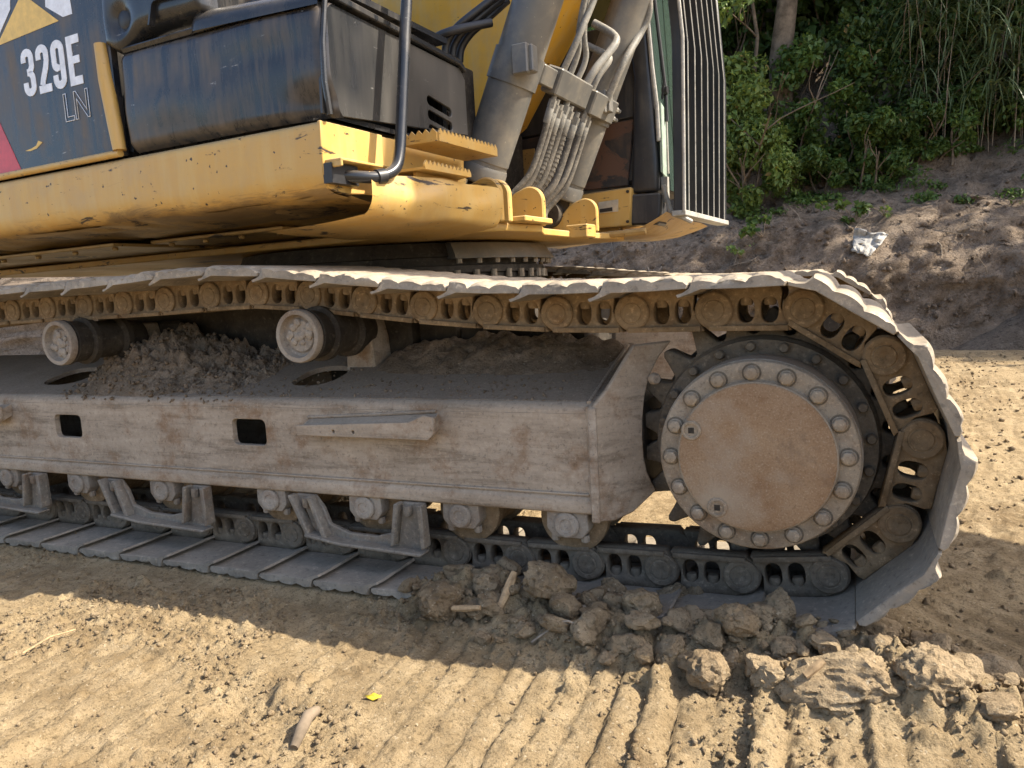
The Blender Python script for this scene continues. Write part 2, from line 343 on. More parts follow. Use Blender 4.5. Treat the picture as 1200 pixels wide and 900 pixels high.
# ================================================================== GROUND
def axis(core0, core1, step, lo, hi, g_lo=1.10, g_hi=1.02, mid=4.0):
    a = list(np.arange(core0, core1, step)); s = step; x = a[-1]
    while x < hi: s *= g_hi if x < core1+mid else 1.2; x += s; a.append(x)
    s = step; x = a[0]; pre = []
    while x > lo: s *= g_lo; x -= s; pre.append(x)
    return np.array(pre[::-1]+a)
def pile_mask(X, Y):
    """the ridge of pushed-up clods in front of the sprocket"""
    c = -.17-.10*sm(X, -.1, .35)+.05*np.sin(X*6)
    return sm(X, -1.0, -.72)*(1-sm(X, .42, .66))*np.exp(-((Y-c)/(.13+.05*sm(X, .1, .4)))**2)
def ground_h(X, Y):
    near = np.exp(-((X+.6)/4.5)**2-((Y+.2)/3.5)**2)
    h = .05*fbm(X*.45, Y*.45, 4, 3)+.024*fbm(X*1.9, Y*1.9, 5, 9)+.012*fbm(X*9, Y*9, 5, 21, .6)
    h = h+.008*fbm(X*40, Y*40, 3, 40, .7)*(.3+1.2*sm(fbm(X*1.7+2, Y*1.7, 3, 44), -.1, .12))
    # grouser prints left by an earlier pass, running away from the camera
    wob = .07*fbm(X*.8, Y*.7, 3, 55)+.020*fbm(X*6, Y*4, 4, 58)+.016*fbm(X*26, Y*22, 3, 59)
    s = (X+.06*Y+wob)/.0677; ph = s-np.floor(s)
    amp = .15+1.15*np.clip(vn(np.floor(s)*3.7, Y*1.6, 61)-.18, 0, 1)
    tri = np.where(np.floor(s) % 3 == 0, 1.0, .45)
    ridge = (sm(ph, .0, .10)*(1-sm(ph, .45, 1.0)*.9))*amp*tri*(.75+.5*vn(X*22, Y*16, 64))
    m = sm(-Y, .24, .36)*(1-sm(-Y, 1.7, 2.2))*sm(X, -4.5, -3.5)*(1-sm(X, .55, .9))*(.35+.65*sm(fbm(X*1.5+4, Y*1.5, 3, 70), -.16, .14))
    h = h+m*(.034*ridge-.010)
    # rut with lengthwise lines to the right of the track
    c = (X-.46)*.62+(Y-.06)*.79; al = (X-.46)*.79-(Y-.06)*.62
    mr = np.exp(-(c/.22)**2)*sm(al, -.35, .0)*(1-sm(al, 1.5, 2.5))
    h = h*(1-.75*mr)+mr*(-.030+.005*np.sin(c*95+3*fbm(X*3, Y*3, 3, 88)))
    # churned soil right of the machine, toward the bank
    mc = sm(X, .35, .6)*sm(Y, .25, .7)*(1-sm(Y, 6.2, 6.8))*(1-mr)
    h = h+mc*(.045*fbm(X*3.1, Y*2.2, 4, 120, .55)+.035*np.abs(fbm(X*10, Y*7, 4, 124, .6))+.020*fbm(X*26, Y*20, 3, 128, .7))
    # under the tracks: flat, packed
    mt = sm(X, -4.6, -4.2)*(1-sm(X, .25, .5))*np.maximum(sm(Y, -.25, -.16)*(1-sm(Y, .44, .55)), sm(Y, 2.1, 2.2)*(1-sm(Y, 2.75, 2.85)))
    h = h*(1-mt*.92)+mt*.014
    p = pile_mask(X, Y); h = h+p*(.050+.085*fbm(X*6, Y*6, 4, 91, .6)+.05*fbm(X*21, Y*21, 3, 97))
    # second, broader bank of soil at lower right
    p2 = np.exp(-((X-.27)/.26)**2-((Y+.36)/.16)**2); h = h+p2*(.045+.05*fbm(X*9, Y*9, 4, 101))
    dd = np.exp(-((X+.98)/.10)**2-((Y+.72)/.05)**2); h = h-.035*dd
    return h
gx = axis(-2.9, 0.95, .0064, -160, 160, 1.06, 1.02, 2.6); gy = axis(-1.25, .75, .0064, -60, 190, 1.10, 1.02, 5.5)
X, Y = np.meshgrid(gx, gy); Hm = ground_h(X, Y)
# crumbs: thousands of small lumps pressed into the fine part of the sheet
nx0 = np.searchsorted(gx, -2.9); ny0 = np.searchsorted(gy, -1.25); st = .0064
def crumbs(n, r0, r1, dens):
    k = 0
    xs = rng.uniform(-2.85, .9, n*4); ys = rng.uniform(-1.2, .7, n*4); keep = rng.uniform(0, 1, n*4) < dens(xs, ys)
    for x, y in zip(xs[keep][:n], ys[keep][:n]):
        r = r0*(r1/r0)**(rng.random()**2.2); ix = int((x+2.9)/st)+nx0; iy = int((y+1.25)/st)+ny0; w = int(r/st)+1
        sx = slice(max(ix-w, 0), ix+w+1); sy = slice(max(iy-w, 0), iy+w+1)
        dx = X[sy, sx]-x; dy = (Y[sy, sx]-y)*rng.uniform(.7, 1.4); g = dx*rng.uniform(-.5, .5)+dy*rng.uniform(-.5, .5)
        d2 = 1-(dx*dx+dy*dy)/(r*r); b = np.where(d2 > 0, np.sqrt(np.maximum(d2, 0))*r*.75+g*.4, 0)
        Hm[sy, sx] += np.maximum(b, 0)*.9
crumbs(22000, .0045, .012, lambda x, y: .06+.75*np.clip(pile_mask(x, y)*1.5, 0, 1)+.55*(fbm(x*2.2, y*2.2, 3, 200) > .04)+.35*((((x+.06*y)/.0677) % 3) < .22))
crumbs(1000, .014, .030, lambda x, y: .02+.95*np.clip(pile_mask(x, y)*1.3, 0, 1)+.10*(fbm(x*2.2, y*2.2, 3, 200) > .10))
nxg, nyg = len(gx), len(gy); I = np.arange(nxg*nyg).reshape(nyg, nxg)
F = np.stack([I[:-1, :-1], I[:-1, 1:], I[1:, 1:], I[1:, :-1]], -1).reshape(-1, 4)
g = link_obj('ground', arr_mesh(np.stack([X, Y, Hm], -1).reshape(-1, 3), F), 'dirt'); tag(g, kind='structure')
def gz(x, y):
    i = int(np.clip(np.searchsorted(gx, x), 0, nxg-1)); j = int(np.clip(np.searchsorted(gy, y), 0, nyg-1)); return float(Hm[j, i])

# ================================================================== BANK
bx = np.concatenate([np.arange(-60, -5, .5), np.arange(-5, 5, .06), np.arange(5, 30, .4)]); bt = np.linspace(0, 1, 90)
BX, BT = np.meshgrid(bx, bt)
prof_t = np.array([0, .06, .30, .38, .60, .72, .86, 1.0])
prof_y = np.array([6.75, 6.88, 7.15, 7.42, 8.35, 8.75, 9.9, 15.0]); prof_z = np.array([-.15, .05, .92, 1.18, 1.75, 2.2, 2.7, 9.5])
BY = np.interp(BT, prof_t, prof_y); BZ = np.interp(BT, prof_t, prof_z)
w = sm(BT, .02, .12)
BY = BY+w*(.55*fbm(BX*.55, BT*3, 4, 301)+.44*fbm(BX*2.1, BT*9, 5, 307, .6)+.20*fbm(BX*8, BT*34, 4, 309, .65))
BZ = BZ+w*(.40*fbm(BX*.5+9, BT*4, 4, 311)+.16*fbm(BX*3, BT*14, 5, 317, .6)+.07*fbm(BX*11, BT*40, 3, 319, .7))
BZ = BZ-w*.35*sm(BX, -1.0, -3.0)*0
Ib = np.arange(BX.size).reshape(BX.shape)
Fb = np.stack([Ib[:-1, :-1], Ib[:-1, 1:], Ib[1:, 1:], Ib[1:, :-1]], -1).reshape(-1, 4)
bank = link_obj('earth_bank', arr_mesh(np.stack([BX, BY, BZ], -1).reshape(-1, 3), Fb), 'bank'); tag(bank, kind='structure')
from mathutils.bvhtree import BVHTree
bank_bvh = BVHTree.FromPolygons([tuple(p) for p in np.stack([BX, BY, BZ], -1).reshape(-1, 3)], [tuple(q) for q in Fb])
def bank_hit(x, z):
    h = bank_bvh.ray_cast(Vector((x, 3, z)), Vector((0, 1, 0))); return h[0] if h[0] else Vector((x, 8, z))
def bank_top(x, y):
    h = bank_bvh.ray_cast(Vector((x, y, 9)), Vector((0, 0, -1))); return h[0].z if h[0] else 2.0
# low spoil mound at the foot of the bank, right
mx_ = np.arange(.4, 6.0, .05); mt_ = np.linspace(0, 1, 30); MX, MT = np.meshgrid(mx_, mt_)
rise = sm(MX, .75, 2.6); MY = 6.62+MT*1.0+.10*fbm(MX*1.5, MT*3, 4, 401)
MZ = (-.06+rise*.95*np.sin(np.clip(MT*1.7, 0, 1)*math.pi/2)**.9)+rise*(.10*fbm(MX*2.2, MT*5, 5, 403)+.05*fbm(MX*9, MT*16, 4, 405, .7))
Im = np.arange(MX.size).reshape(MX.shape)
mo = link_obj('spoil_mound', arr_mesh(np.stack([MX, MY, MZ], -1).reshape(-1, 3), np.stack([Im[:-1, :-1], Im[:-1, 1:], Im[1:, 1:], Im[1:, :-1]], -1).reshape(-1, 4)), 'mound')
tag(mo, kind='structure')


# ================================================================== EXCAVATOR
EX = empty('excavator', (-1.85, 1.305, 0))
tag(EX, 'yellow and black crawler excavator with dusty tracks standing on bare earth', 'excavator')
ID = Matrix.Identity(4)
def part(name, mb, mat, parent=EX, **k): return link_obj(name, mb.mesh(**k) if isinstance(mb, MB) else mb, mat, parent)
def circ(cx, cy, r, n=20, a0=0, a1=360):
    full = abs(a1-a0) >= 360; m = n if full else n+1
    return [(cx+r*math.cos(R(a0+(a1-a0)*i/n)), cy+r*math.sin(R(a0+(a1-a0)*i/n))) for i in range(m)]
def xz(y): return lambda u, w: (u, y, w)

# ---------------- chain path (pins, clockwise seen from the camera)
P = .203; RS = .3444; ZC = .4456; dl = 2*math.asin(P/2/RS); PH = R(73.37)
topz = [.779, .780, .786, .800, .820, .845, .871, .887, .887, .880, .877, .877, .876, .874, .868, .858, .842, .822, .800]
pins_top = []; x = RS*math.cos(PH); zprev = ZC+RS*math.sin(PH)
for i, z in enumerate(topz):
    x -= math.sqrt(P*P-(z-zprev)**2); zprev = z; pins_top.append((x, z))
wrap = [(RS*math.cos(PH-k*dl), ZC+RS*math.sin(PH-k*dl)) for k in range(5)]
bot = [(-.05, .1128), (-.253, .109), (-.456, .1035)]
xb = -.659
while xb > -3.85: bot.append((xb, .0974)); xb -= P
# front idler wrap on the left, out of the picture
xi, zi = pins_top[-1][0], .0974+.345
idl = []; a = math.pi/2
a_end = 1.5*math.pi; nseg = 5
lx, lz = bot[-1]
for k in range(1, nseg):
    g = math.pi/2+(math.pi)*k/nseg
    idl.append((xi-.02+.36*math.cos(g), zi+.352*math.sin(g)))
pins = pins_top[::-1]+wrap+bot+idl[::-1]
NL = len(pins)

# link meshes in (u, y, w): u along the chain, w outward to the shoe
def link_body(y0, y1):
    mb = MB()
    out = circ(0, 0, .047, 12, 245, 100)+[(.015, .054), (.150, .054), (.155, .040), (.152, .004), (.172, -.040), (.178, -.050), (-.012, -.050)]
    def hole(c): return [(c+.0205*math.copysign(abs(math.cos(R(t)))**.8, math.cos(R(t))), -.001+.0305*math.copysign(abs(math.sin(R(t)))**.8, math.sin(R(t)))) for t in range(0, 360, 20)]
    mb.prism(out, xz(y0), xz(y1), [hole(.0735), hole(.1275)])
    s = -1 if y0 < y1 else 1
    mb.box((-.010, min(y0, y0+s*.012), -.050), (.170, max(y0, y0+s*.012), -.037))
    return mb.mesh(bev=.0025, ang=50)
def boss(y0, d):
    return MB().lathe((0, y0, 0), (0, y0+d, 0), [(0, .0445), (.75, .0445), (1, .041), (1, .030), (.86, .0285), (.86, .025), (1.05, .0235), (1.05, .011), (.95, .009)], 24).mesh()
def hexbolt(p, q, r, wash=None):
    mb = MB()
    if wash: mb.cyl(p, Vector(p)+(Vector(q)-Vector(p))*.25, wash, 16)
    mb.lathe(p, q, [(0, r), (.85, r), (1, r*.86)], 6); return mb
LB = link_body(.006, .050); LB2 = link_body(.214, .170); PB = boss(.008, -.0115)
NUT = hexbolt((0, .024, .053), (0, .024, .010), .0165).mesh(bev=.0015)
# shoe
def shoe_mesh(seed=0):
    rs = random.Random(seed); wear = [rs.choice((.001, .003, .005, .009)) for _ in range(8)]
    prof_old = [(-.054, .049), (-.034, .058), (-.017, .067), (-.011, .087), (-.004, .090), (.006, .089), (.014, .070), (.030, .066), (.054, .067), (.061, .086), (.067, .089), (.075, .086), (.082, .068), (.100, .066), (.121, .068),
            (.128, .087), (.134, .090), (.142, .088), (.149, .072), (.168, .071), (.179, .066), (.177, .057), (.09, .0545), (.0, .0545), (-.026, .049), (-.050, .041)]
    prof = [(-.056, .043), (-.042, .047), (-.027, .056), (-.021, .070)]
    for k in range(30):
        u = -.018+.170*k/29; ph_ = math.cos((u-.000)/.0677*2*math.pi); prof.append((u, .0745+.0140*max(0, .5+.5*ph_)**.33))
    prof += [(.162, .0755), (.172, .074), (.181, .067), (.178, .057), (.09, .0545), (.0, .0545), (-.026, .045), (-.052, .037)]
    ys = [-.190, -.186, -.172, -.15, -.05, .11, .27, .37, .392, .406, .410]; n = len(prof); vs = []; fs = []
    for j, y in enumerate(ys):
        e = {0: 1, 10: 1, 1: .55, 9: .55, 2: .12, 8: .12}.get(j, 0)
        for (u, w_) in prof:
            cu = .066; uu = cu+(u-cu)*(1-.045*e)
            ww = w_
            if w_ > .0755: ww = w_-e*(w_-.0755)*.45-rs.uniform(0, .0006)-wear[int((u+.034)/.0677) % 8]*(.35+.65*min(1, e*1.5))
            elif e == 1: ww = w_-.0015*(1 if w_ > .06 else -1)
            vs.append((uu, y+(rs.uniform(-.003, .003) if e else 0), ww))
    for j in range(len(ys)-1):
        for i in range(n): k = (i+1) % n; fs.append((j*n+i, j*n+k, (j+1)*n+k, (j+1)*n+i))
    fs.append(tuple(range(n))); m = (len(ys)-1)*n; fs.append(tuple(m+i for i in range(n-1, -1, -1)))
    return MB().add(vs, fs).mesh(ang=40)
SHOES = [shoe_mesh(k) for k in range(9)]; SHOES_DARK = []
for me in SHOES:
    b = me.copy(); me.materials.append(M['shoe']); b.materials.append(M['shoe_dark']); SHOES_DARK.append(b)
def seg_mat(i, dy=0):
    a = Vector((pins[i][0], 0, pins[i][1])); b = Vector((pins[(i+1) % NL][0], 0, pins[(i+1) % NL][1]))
    T = (b-a).normalized(); N = T.cross(Vector((0, 1, 0)))*1.0
    N = Vector((-T.z, 0, T.x))
    return Matrix(((T.x, 0, N.x, a.x), (0, 1, 0, a.y+dy), (T.z, 0, N.z, a.z), (0, 0, 0, 1)))
FAR = 2.39
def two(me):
    b = me.copy(); me.materials.append(M['link']); b.materials.append(M['link_dark']); return [me, b]
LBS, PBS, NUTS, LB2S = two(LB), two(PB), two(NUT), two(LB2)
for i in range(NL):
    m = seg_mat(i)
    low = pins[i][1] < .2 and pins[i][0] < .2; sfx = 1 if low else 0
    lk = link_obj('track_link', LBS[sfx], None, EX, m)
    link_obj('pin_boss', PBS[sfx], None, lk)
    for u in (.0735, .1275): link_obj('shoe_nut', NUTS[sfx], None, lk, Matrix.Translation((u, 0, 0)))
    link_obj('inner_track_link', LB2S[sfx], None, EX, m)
    link_obj('track_shoe', (SHOES_DARK if pins[i][1] < .33 else SHOES)[(i*7) % 9], None, EX, m)
    mf = seg_mat(i, FAR)
    link_obj('track_shoe', SHOES[(i+2) % 9], None, EX, mf)
    link_obj('track_link', LB, 'link', EX, mf)

# ---------------- drive sprocket and final drive
def sprocket(dy):
    out = []; nT = 21
    for k in range(nT):
        a0 = 2*math.pi*k/nT
        for da, r in ((-.5, .268), (-.36, .274), (-.22, .300), (-.12, .326), (0, .336), (.12, .326), (.22, .300), (.36, .274)):
            g = a0+da*2*math.pi/nT; out.append((r*math.cos(g), ZC+r*math.sin(g)))
    mb = MB().prism(out, xz(.075+dy), xz(.145+dy), [circ(0, ZC, .15, 24)])
    return mb.mesh(bev=.004, ang=50)
sp = part('drive_sprocket', sprocket(0), 'link_dark')
part('sprocket_flange', MB().lathe((0, .075, ZC), (0, .03, ZC), [(0, .266), (.35, .265), (.5, .260), (1, .258), (1, .2)], 56), 'link_dark', sp)
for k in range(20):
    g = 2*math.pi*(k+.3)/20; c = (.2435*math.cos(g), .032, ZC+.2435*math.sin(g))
    part('flange_bolt', MB().lathe(c, (c[0], .012, c[2]), [(0, .0125), (.8, .012), (1, .009)], 12), 'link_dark', sp)
part('sprocket_hub', MB().lathe((0, .1455, ZC), (0, .168, ZC), [(0, .284), (1, .284)], 48), 'dark', sp)
fd = part('final_drive_case', MB().lathe((0, .20, ZC), (0, -.085, ZC), [(0, .20), (.5, .218), (.62, .224), (.80, .226), (.82, .225), (.93, .225), (.95, .225), (1, .224)], 64), 'roller')
cov = part('hub_cover', MB().lathe((0, -.075, ZC), (0, -.122, ZC), [(0, .222), (.42, .2225), (.55, .219), (.60, .214), (.60, .180), (.66, .178), (.90, .175), (.94, .172), (.94, .08), (.94, .001)], 72), 'hub_rim', fd)
part('cover_disc', MB().lathe((0, -.117, ZC), (0, -.1225, ZC), [(0, .1735), (.6, .1715), (1, .166), (1, .08), (1, .001)], 64), 'hub', fd)
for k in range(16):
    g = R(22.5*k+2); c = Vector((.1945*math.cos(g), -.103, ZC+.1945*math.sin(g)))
    part('pocket_shade', MB().cyl(c+Vector((0, .001, 0)), c+Vector((0, -.0012, 0)), .0215, 20), 'link_dark', fd)  # flat dark disc paints the shade of a recess round each bolt
    part('cover_bolt', hexbolt(c+Vector((0, -.001, 0)), c+Vector((0, -.019, 0)), .0155, .0175), 'hub_rim', fd, bev=.0015)
for (px, pz) in ((-.142, .061), (-.086, -.121)):
    c = Vector((px, -.121, ZC+pz)); mb = MB().lathe(c, c+Vector((0, -.006, 0)), [(0, .023), (.7, .023), (1, .021), (1, .0165), (.4, .0155)], 20)
    pl = part('drain_plug', mb, 'bolt', fd)
    mb = MB(); s = .0068
    mb.box((px-s, -.1242, ZC+pz-s), (px+s, -.1236, ZC+pz+s)); link_obj('plug_socket', mb.mesh(), 'dark', fd)
part('drive_sprocket', sprocket(FAR), 'link')
part('final_drive_case', MB().lathe((0, FAR-.1, ZC), (0, FAR+.28, ZC), [(0, .2), (.5, .245), (1, .23)], 32), 'dark')

# ---------------- track frame, near side
FY, FZ0, FZ1, FX0, FX1 = -.06, .272, .552, -4.05, -.40
SL = (.667-.553)/(.334+.06)            # slope of the top plate
def rrect(x0, z0, x1, z1, r, n=4):
    o = []
    for cx, cz, a in ((x1-r, z1-r, 0), (x0+r, z1-r, 90), (x0+r, z0+r, 180), (x1-r, z0+r, 270)):
        o += [(cx+r*math.cos(R(a+90*i/n)), cz+r*math.sin(R(a+90*i/n))) for i in range(n+1)]
    return o
tf = MB()
win = [rrect(-2.487, .403, -2.345, .487, .018), rrect(-1.623, .406, -1.485, .490, .018), rrect(-3.35, .405, -3.21, .489, .018)]
tf.prism([(FX0, FZ0), (FX1, FZ0), (FX1, .530), (FX0, .530)], xz(FY), xz(FY+.022), win)
frame = link_obj('track_frame', tf.mesh(bev=.0015), 'frame', EX)
def slope(u, v, d=0): return (u, v, .552+SL*(v-FY)-d)
def ell(cx, cy, a, b, sk=0, n=18): return [(cx+a*math.copysign(abs(math.cos(R(t)))**.75, math.cos(R(t)))+sk*b*math.sin(R(t)), cy+b*math.copysign(abs(math.sin(R(t)))**.75, math.sin(R(t)))) for t in range(0, 360, 360//n)]
tp = MB(); zoff = .001
tp.prism([(FX0, FY+.0215), (FX1, FY+.0215), (FX1, .36), (FX0, .36)], lambda u, v: slope(u, v, -zoff), lambda u, v: slope(u, v, .016),
         [ell(-1.395, .125, .085, .078, .15), ell(-2.61, .125, .105, .082, .15)])
part('top_plate', tp, 'deck', frame, bev=.0015)
# rounded crease and lower rub rail
bend = [(FY+.029+.029*math.cos(R(a_)), .530+.029*math.sin(R(a_))) for a_ in range(180, 103, -7)]
bend += [(FY+.029+.014*math.cos(R(a_)), .530+.014*math.sin(R(a_))) for a_ in range(106, 181, 12)]
part('bent_edge', MB().prism(bend, lambda u, v: (FX0, u, v), lambda u, v: (FX1, u, v)), 'frame', frame, ang=30)
rr = [(-.068, .268), (-.060, .262), (.02, .262), (.02, .272), (-.058, .272), (-.058, .314), (-.068, .300)]
part('rub_rail', MB().prism(rr, lambda u, v: (FX0, u, v), lambda u, v: (FX1, u, v)), 'frame', frame, bev=.002)
part('inner_wall', MB().box((FX0, .33, .262), (FX1-.02, .352, .64)).box((FX0, .03, .250), (FX1-.1, .33, .262)), 'frame', frame)
# grab step welded on the side
def stepbar(x0, x1):
    mb = MB()
    pr = [(x0, .455), (x1-.02, .455), (x1, .475), (x1, .520), (x1-.03, .526), (x1-.08, .505), (x0+.03, .488), (x0, .486)]
    mb.prism(pr, xz(FY-.052), xz(FY-.040), [circ(x0+.135, .471, .0055, 8), circ(x0+.205, .471, .0055, 8)])
    mb.prism([(x0+.01, .500), (x1-.01, .525), (x1-.01, .480), (x0+.01, .478)], lambda u, w: (u, FY-.041, w-.018), lambda u, w: (u, FY+.004, w))
    return mb
part('side_step', stepbar(-1.318, -.843), 'frame', frame, bev=.003)
part('side_step', stepbar(-3.15, -2.715), 'frame', frame, bev=.003)
def weld(pts, r, seed=1):
    L_ = [Vector(p) for p in pts]; out = []; rs = []
    for a_, b_ in zip(L_, L_[1:]):
        n = max(3, int((b_-a_).length/.006))
        for k in range(n): out.append(a_.lerp(b_, k/n)); rs.append(r*(.75+.35*abs(math.sin(len(out)*1.3))+.15*mnoise.noise(out[-1]*60)))
    out.append(L_[-1]); rs.append(r); return MB().tube(out, rs, 7)
part('weld_bead', weld([(FX1-.014, FY-.001, .275), (FX1-.014, FY-.001, .548)], .006), 'frame', frame)
part('weld_bead', weld([(FX1-.014, FY+.01, .556), (FX1-.014, .33, .668)], .006), 'frame', frame)
part('weld_bead', weld([(-1.31, FY-.002, .502), (-.86, FY-.002, .528)], .005), 'frame', frame)
part('weld_bead', weld([(FX0, FY-.003, .316), (FX1-.02, FY-.003, .316)], .0035), 'frame', frame)
# end plate and gusset toward the drive
part('end_plate', MB().prism([(-.075, .245), (.36, .245), (.36, .665), (-.055, .556), (-.075, .545)], lambda u, w: (FX1-.012, u, w), lambda u, w: (FX1+.010, u, w)), 'frame', frame, bev=.003)
arc = [(.176, .306), (.150, .360), (.142, .402), (.140, .455), (.142, .505), (.150, .560), (.166, .614), (.195, .66), (.236, .700)]
gus = [(0, .248), (.05, .243), (.106, .259)]+arc+[(.122, .697), (.04, .590), (0, .552)]
q = 1/math.sqrt(2)
part('drive_gusset', MB().prism(gus, lambda s, z: (-.395+s*q, -.072+s*q, z), lambda s, z: (-.395+s*q-.016*q, -.072+s*q+.016*q, z)), 'frame', frame, bev=.004)
c = Vector((-.268, .042, .607))
part('gusset_bolt', MB().lathe(c, c+Vector((.012, -.012, 0)), [(0, .016), (.7, .015), (1, .011)], 12), 'frame', frame)
part('drive_mount', MB().box((-.62, .05, .30), (-.30, .33, .54)).lathe((0, .16, ZC), (0, .36, ZC), [(0, .23), (1, .23)], 32), 'dark', frame)

# ---------------- track rollers under the frame
ROLL = [-.489, -.809, -1.135, -1.497, -1.983, -2.414, -2.821, -3.25]
for rx in ROLL:
    rz = .232
    body = MB().lathe((rx, -.010, rz), (rx, .23, rz), [(0, .055), (.02, .088), (.05, .096), (.16, .096), (.18, .083), (.42, .080), (.58, .080), (.82, .083), (.84, .096), (.95, .096), (1, .06)], 36)
    ro = part('track_roller', body, 'link')
    col = MB().prism([(rx-.058, .268), (rx-.060, .215), (rx-.040, .190), (rx+.040, .190), (rx+.060, .215), (rx+.058, .268)], xz(-.052), xz(.004))
    part('roller_collar', col, 'roller', ro, bev=.006, seg=2)
    part('shaft_end', MB().lathe((rx, -.050, rz-.004), (rx, -.064, rz-.004), [(0, .036), (.7, .035), (1, .030), (1, .018), (.8, .016), (.8, .006)], 22), 'roller', ro)
    for s in (-1, 1):
        part('collar_bolt', MB().lathe((rx+s*.042, -.030, .196), (rx+s*.042, -.030, .176), [(0, .012), (.8, .012), (1, .009)], 8), 'roller', ro)
# ---------------- guiding guards
def guide_guard(xc, half):
    mb = MB(); y = -.076
    x0, x1 = xc-half, xc+half
    out = [(x0-.02, .262), (x0+.055, .262), (x0+.085, .225), (x0+.105, .175), (xc-.05, .152), (xc+.05, .150), (x1-.105, .168), (x1-.09, .215), (x1-.075, .262), (x1, .262), (x1+.004, .140), (x1-.012, .118), (xc, .120), (x0+.055, .133), (x0+.035, .165), (x0+.015, .215)]
    mb.prism(out, xz(y), xz(y+.016))
    for xa, xb_ in ((x0-.02, x0+.040), (x0+.052, x0+.100), (x1-.078, x1-.100), (x1-.002, x1+.004)):
        mb.prism([(xa-.007, .264), (xa+.009, .264), (xb_+.009, .140), (xb_-.007, .134)], xz(y-.030), xz(y+.004))
    mb.prism([(x0+.035, .140), (xc-.06, .124), (x1, .116), (x1+.008, .126), (xc-.06, .134), (x0+.035, .150)], xz(y-.042), xz(y+.004))
    return mb
for xc, h in ((-1.135, .222), (-1.975, .235), (-2.80, .235)):
    gg = part('roller_guard', guide_guard(xc, h), 'guard', bev=.003)
    for dx in (-h+.03, h-.05): part('guard_bolt', MB().lathe((xc+dx, -.085, .255), (xc+dx, -.085, .225), [(0, .013), (.8, .013), (1, .010)], 8), 'guard', gg)

# ---------------- carrier rollers on top
for cx in (-1.285, -2.345):
    cz = .752; y0 = -.095
    cr = part('carrier_roller', MB().lathe((cx, y0, cz), (cx, .22, cz), [(.05, .058), (.05, .0775), (.055, .080), (.05, .079), (.06, .075), (.20, .073), (.24, .070), (.26, .084), (.33, .084), (.36, .068), (.64, .068), (.67, .084), (.74, .084), (.76, .07), (1, .06)], 40), 'dark')
    face = MB(); rr_ = random.Random(int(-cx*10))
    face.lathe((cx, y0+.030, cz), (cx, y0-.016, cz), [(.5, .079), (.85, .0795), (1, .0765), (1, .064), (.55, .060), (.42, .053), (.62, .046), (.66, .02), (.5, .004)], 36)
    for k in range(26):
        g = rr_.uniform(0, 6.28); r_ = rr_.uniform(0, .05); c = (cx+r_*math.cos(g), y0+.002, cz+r_*math.sin(g)); s = rr_.uniform(.006, .017)
        face.lathe(c, (c[0], c[1]-s*.8, c[2]), [(0, s), (.6, s*.9), (1, s*.3)], 6, phase=g)
    part('roller_end_cap', face, 'roller', cr)
    part('carrier_bracket', MB().prism([(cx-.06, .58), (cx+.06, .58), (cx+.05, .72), (cx+.03, .80), (cx-.03, .80), (cx-.05, .72)], xz(.19), xz(.30)), 'frame', cr, bev=.006)

# ---------------- car body between the tracks, far frame, swing bearing
part('car_body', MB().box((-2.75, .36, .50), (-1.0, 2.2, .86)).box((-1.0, .365, .45), (-.55, .60, .74)).box((-2.55, .30, .55), (-2.2, 2.25, .80)).box((-1.5, .30, .55), (-1.15, 2.25, .80)).prism(circ(-1.85, 1.305, .72, 40), lambda u, v: (u, v, .84), lambda u, v: (u, v, .935)), 'dark', bev=.01)
part('track_frame', MB().box((-4.0, 2.28, .27), (-.42, 2.6, .60)), 'frame', bev=.02)
part('front_idler', MB().lathe((xi, .02, zi), (xi, .2, zi), [(0, .2), (.0, .28), (.25, .29), (.3, .31), (.7, .31), (.75, .29), (1, .28), (1, .2)], 40), 'dark')
SWC = Vector((-1.85, 1.305, 0)); YB = R(2.8)
BM = Matrix(((math.cos(YB), math.sin(YB), 0, SWC.x), (-math.sin(YB), math.cos(YB), 0, SWC.y), (0, 0, 1, 0), (0, 0, 0, 1)))
def b2w(mb):
    mb.v = [tuple(BM @ Vector(p)) for p in mb.v]; return mb
def bpart(name, mb, mat, parent=EX, **k): return part(name, b2w(mb), mat, parent, **k)
sb = bpart('swing_bearing', MB().lathe((0, 0, .93), (0, 0, 1.06), [(0, .60), (0, .735), (.22, .735), (.25, .70), (.50, .70), (.52, .715), (.95, .69), (1, .60)], 72), 'dark')
# bolted flange segment at the front of the bearing
fl = MB()
for i in range(8):
    a0, a1 = R(-36+i*7), R(-36+i*7+7.0)
    def pt(r, a, z): return (r*math.cos(a), r*math.sin(a), z)
    fl.add([pt(.69, a0, .985), pt(.79, a0, .985), pt(.79, a1, .985), pt(.69, a1, .985), pt(.69, a0, 1.055), pt(.745, a0, 1.050), pt(.745, a1, 1.050), pt(.69, a1, 1.055), pt(.785, a0, 1.0), pt(.785, a1, 1.0)],
           [(0, 3, 2, 1), (1, 2, 9, 8), (8, 9, 6, 5), (4, 5, 6, 7)]+([(0, 1, 8, 5, 4)] if i == 0 else [])+([(3, 7, 6, 9, 2)] if i == 7 else []))
fo = bpart('bearing_flange', fl, 'cyl', sb)
for i in range(16):
    a = R(-34+i*7); c = (.762*math.cos(a), .762*math.sin(a))
    bpart('bearing_bolt', MB().lathe((c[0], c[1], .986), (c[0], c[1], .966), [(0, .012), (1, .012)], 6), 'bolt', sb)
    bpart('bearing_stud', MB().cyl((c[0], c[1], .966-.004), (c[0], c[1], .962), .0145, 8).cyl((c[0]*.97, c[1]*.97, .905), (c[0]*.97, c[1]*.97, .940), .014, 8), 'bolt', sb)

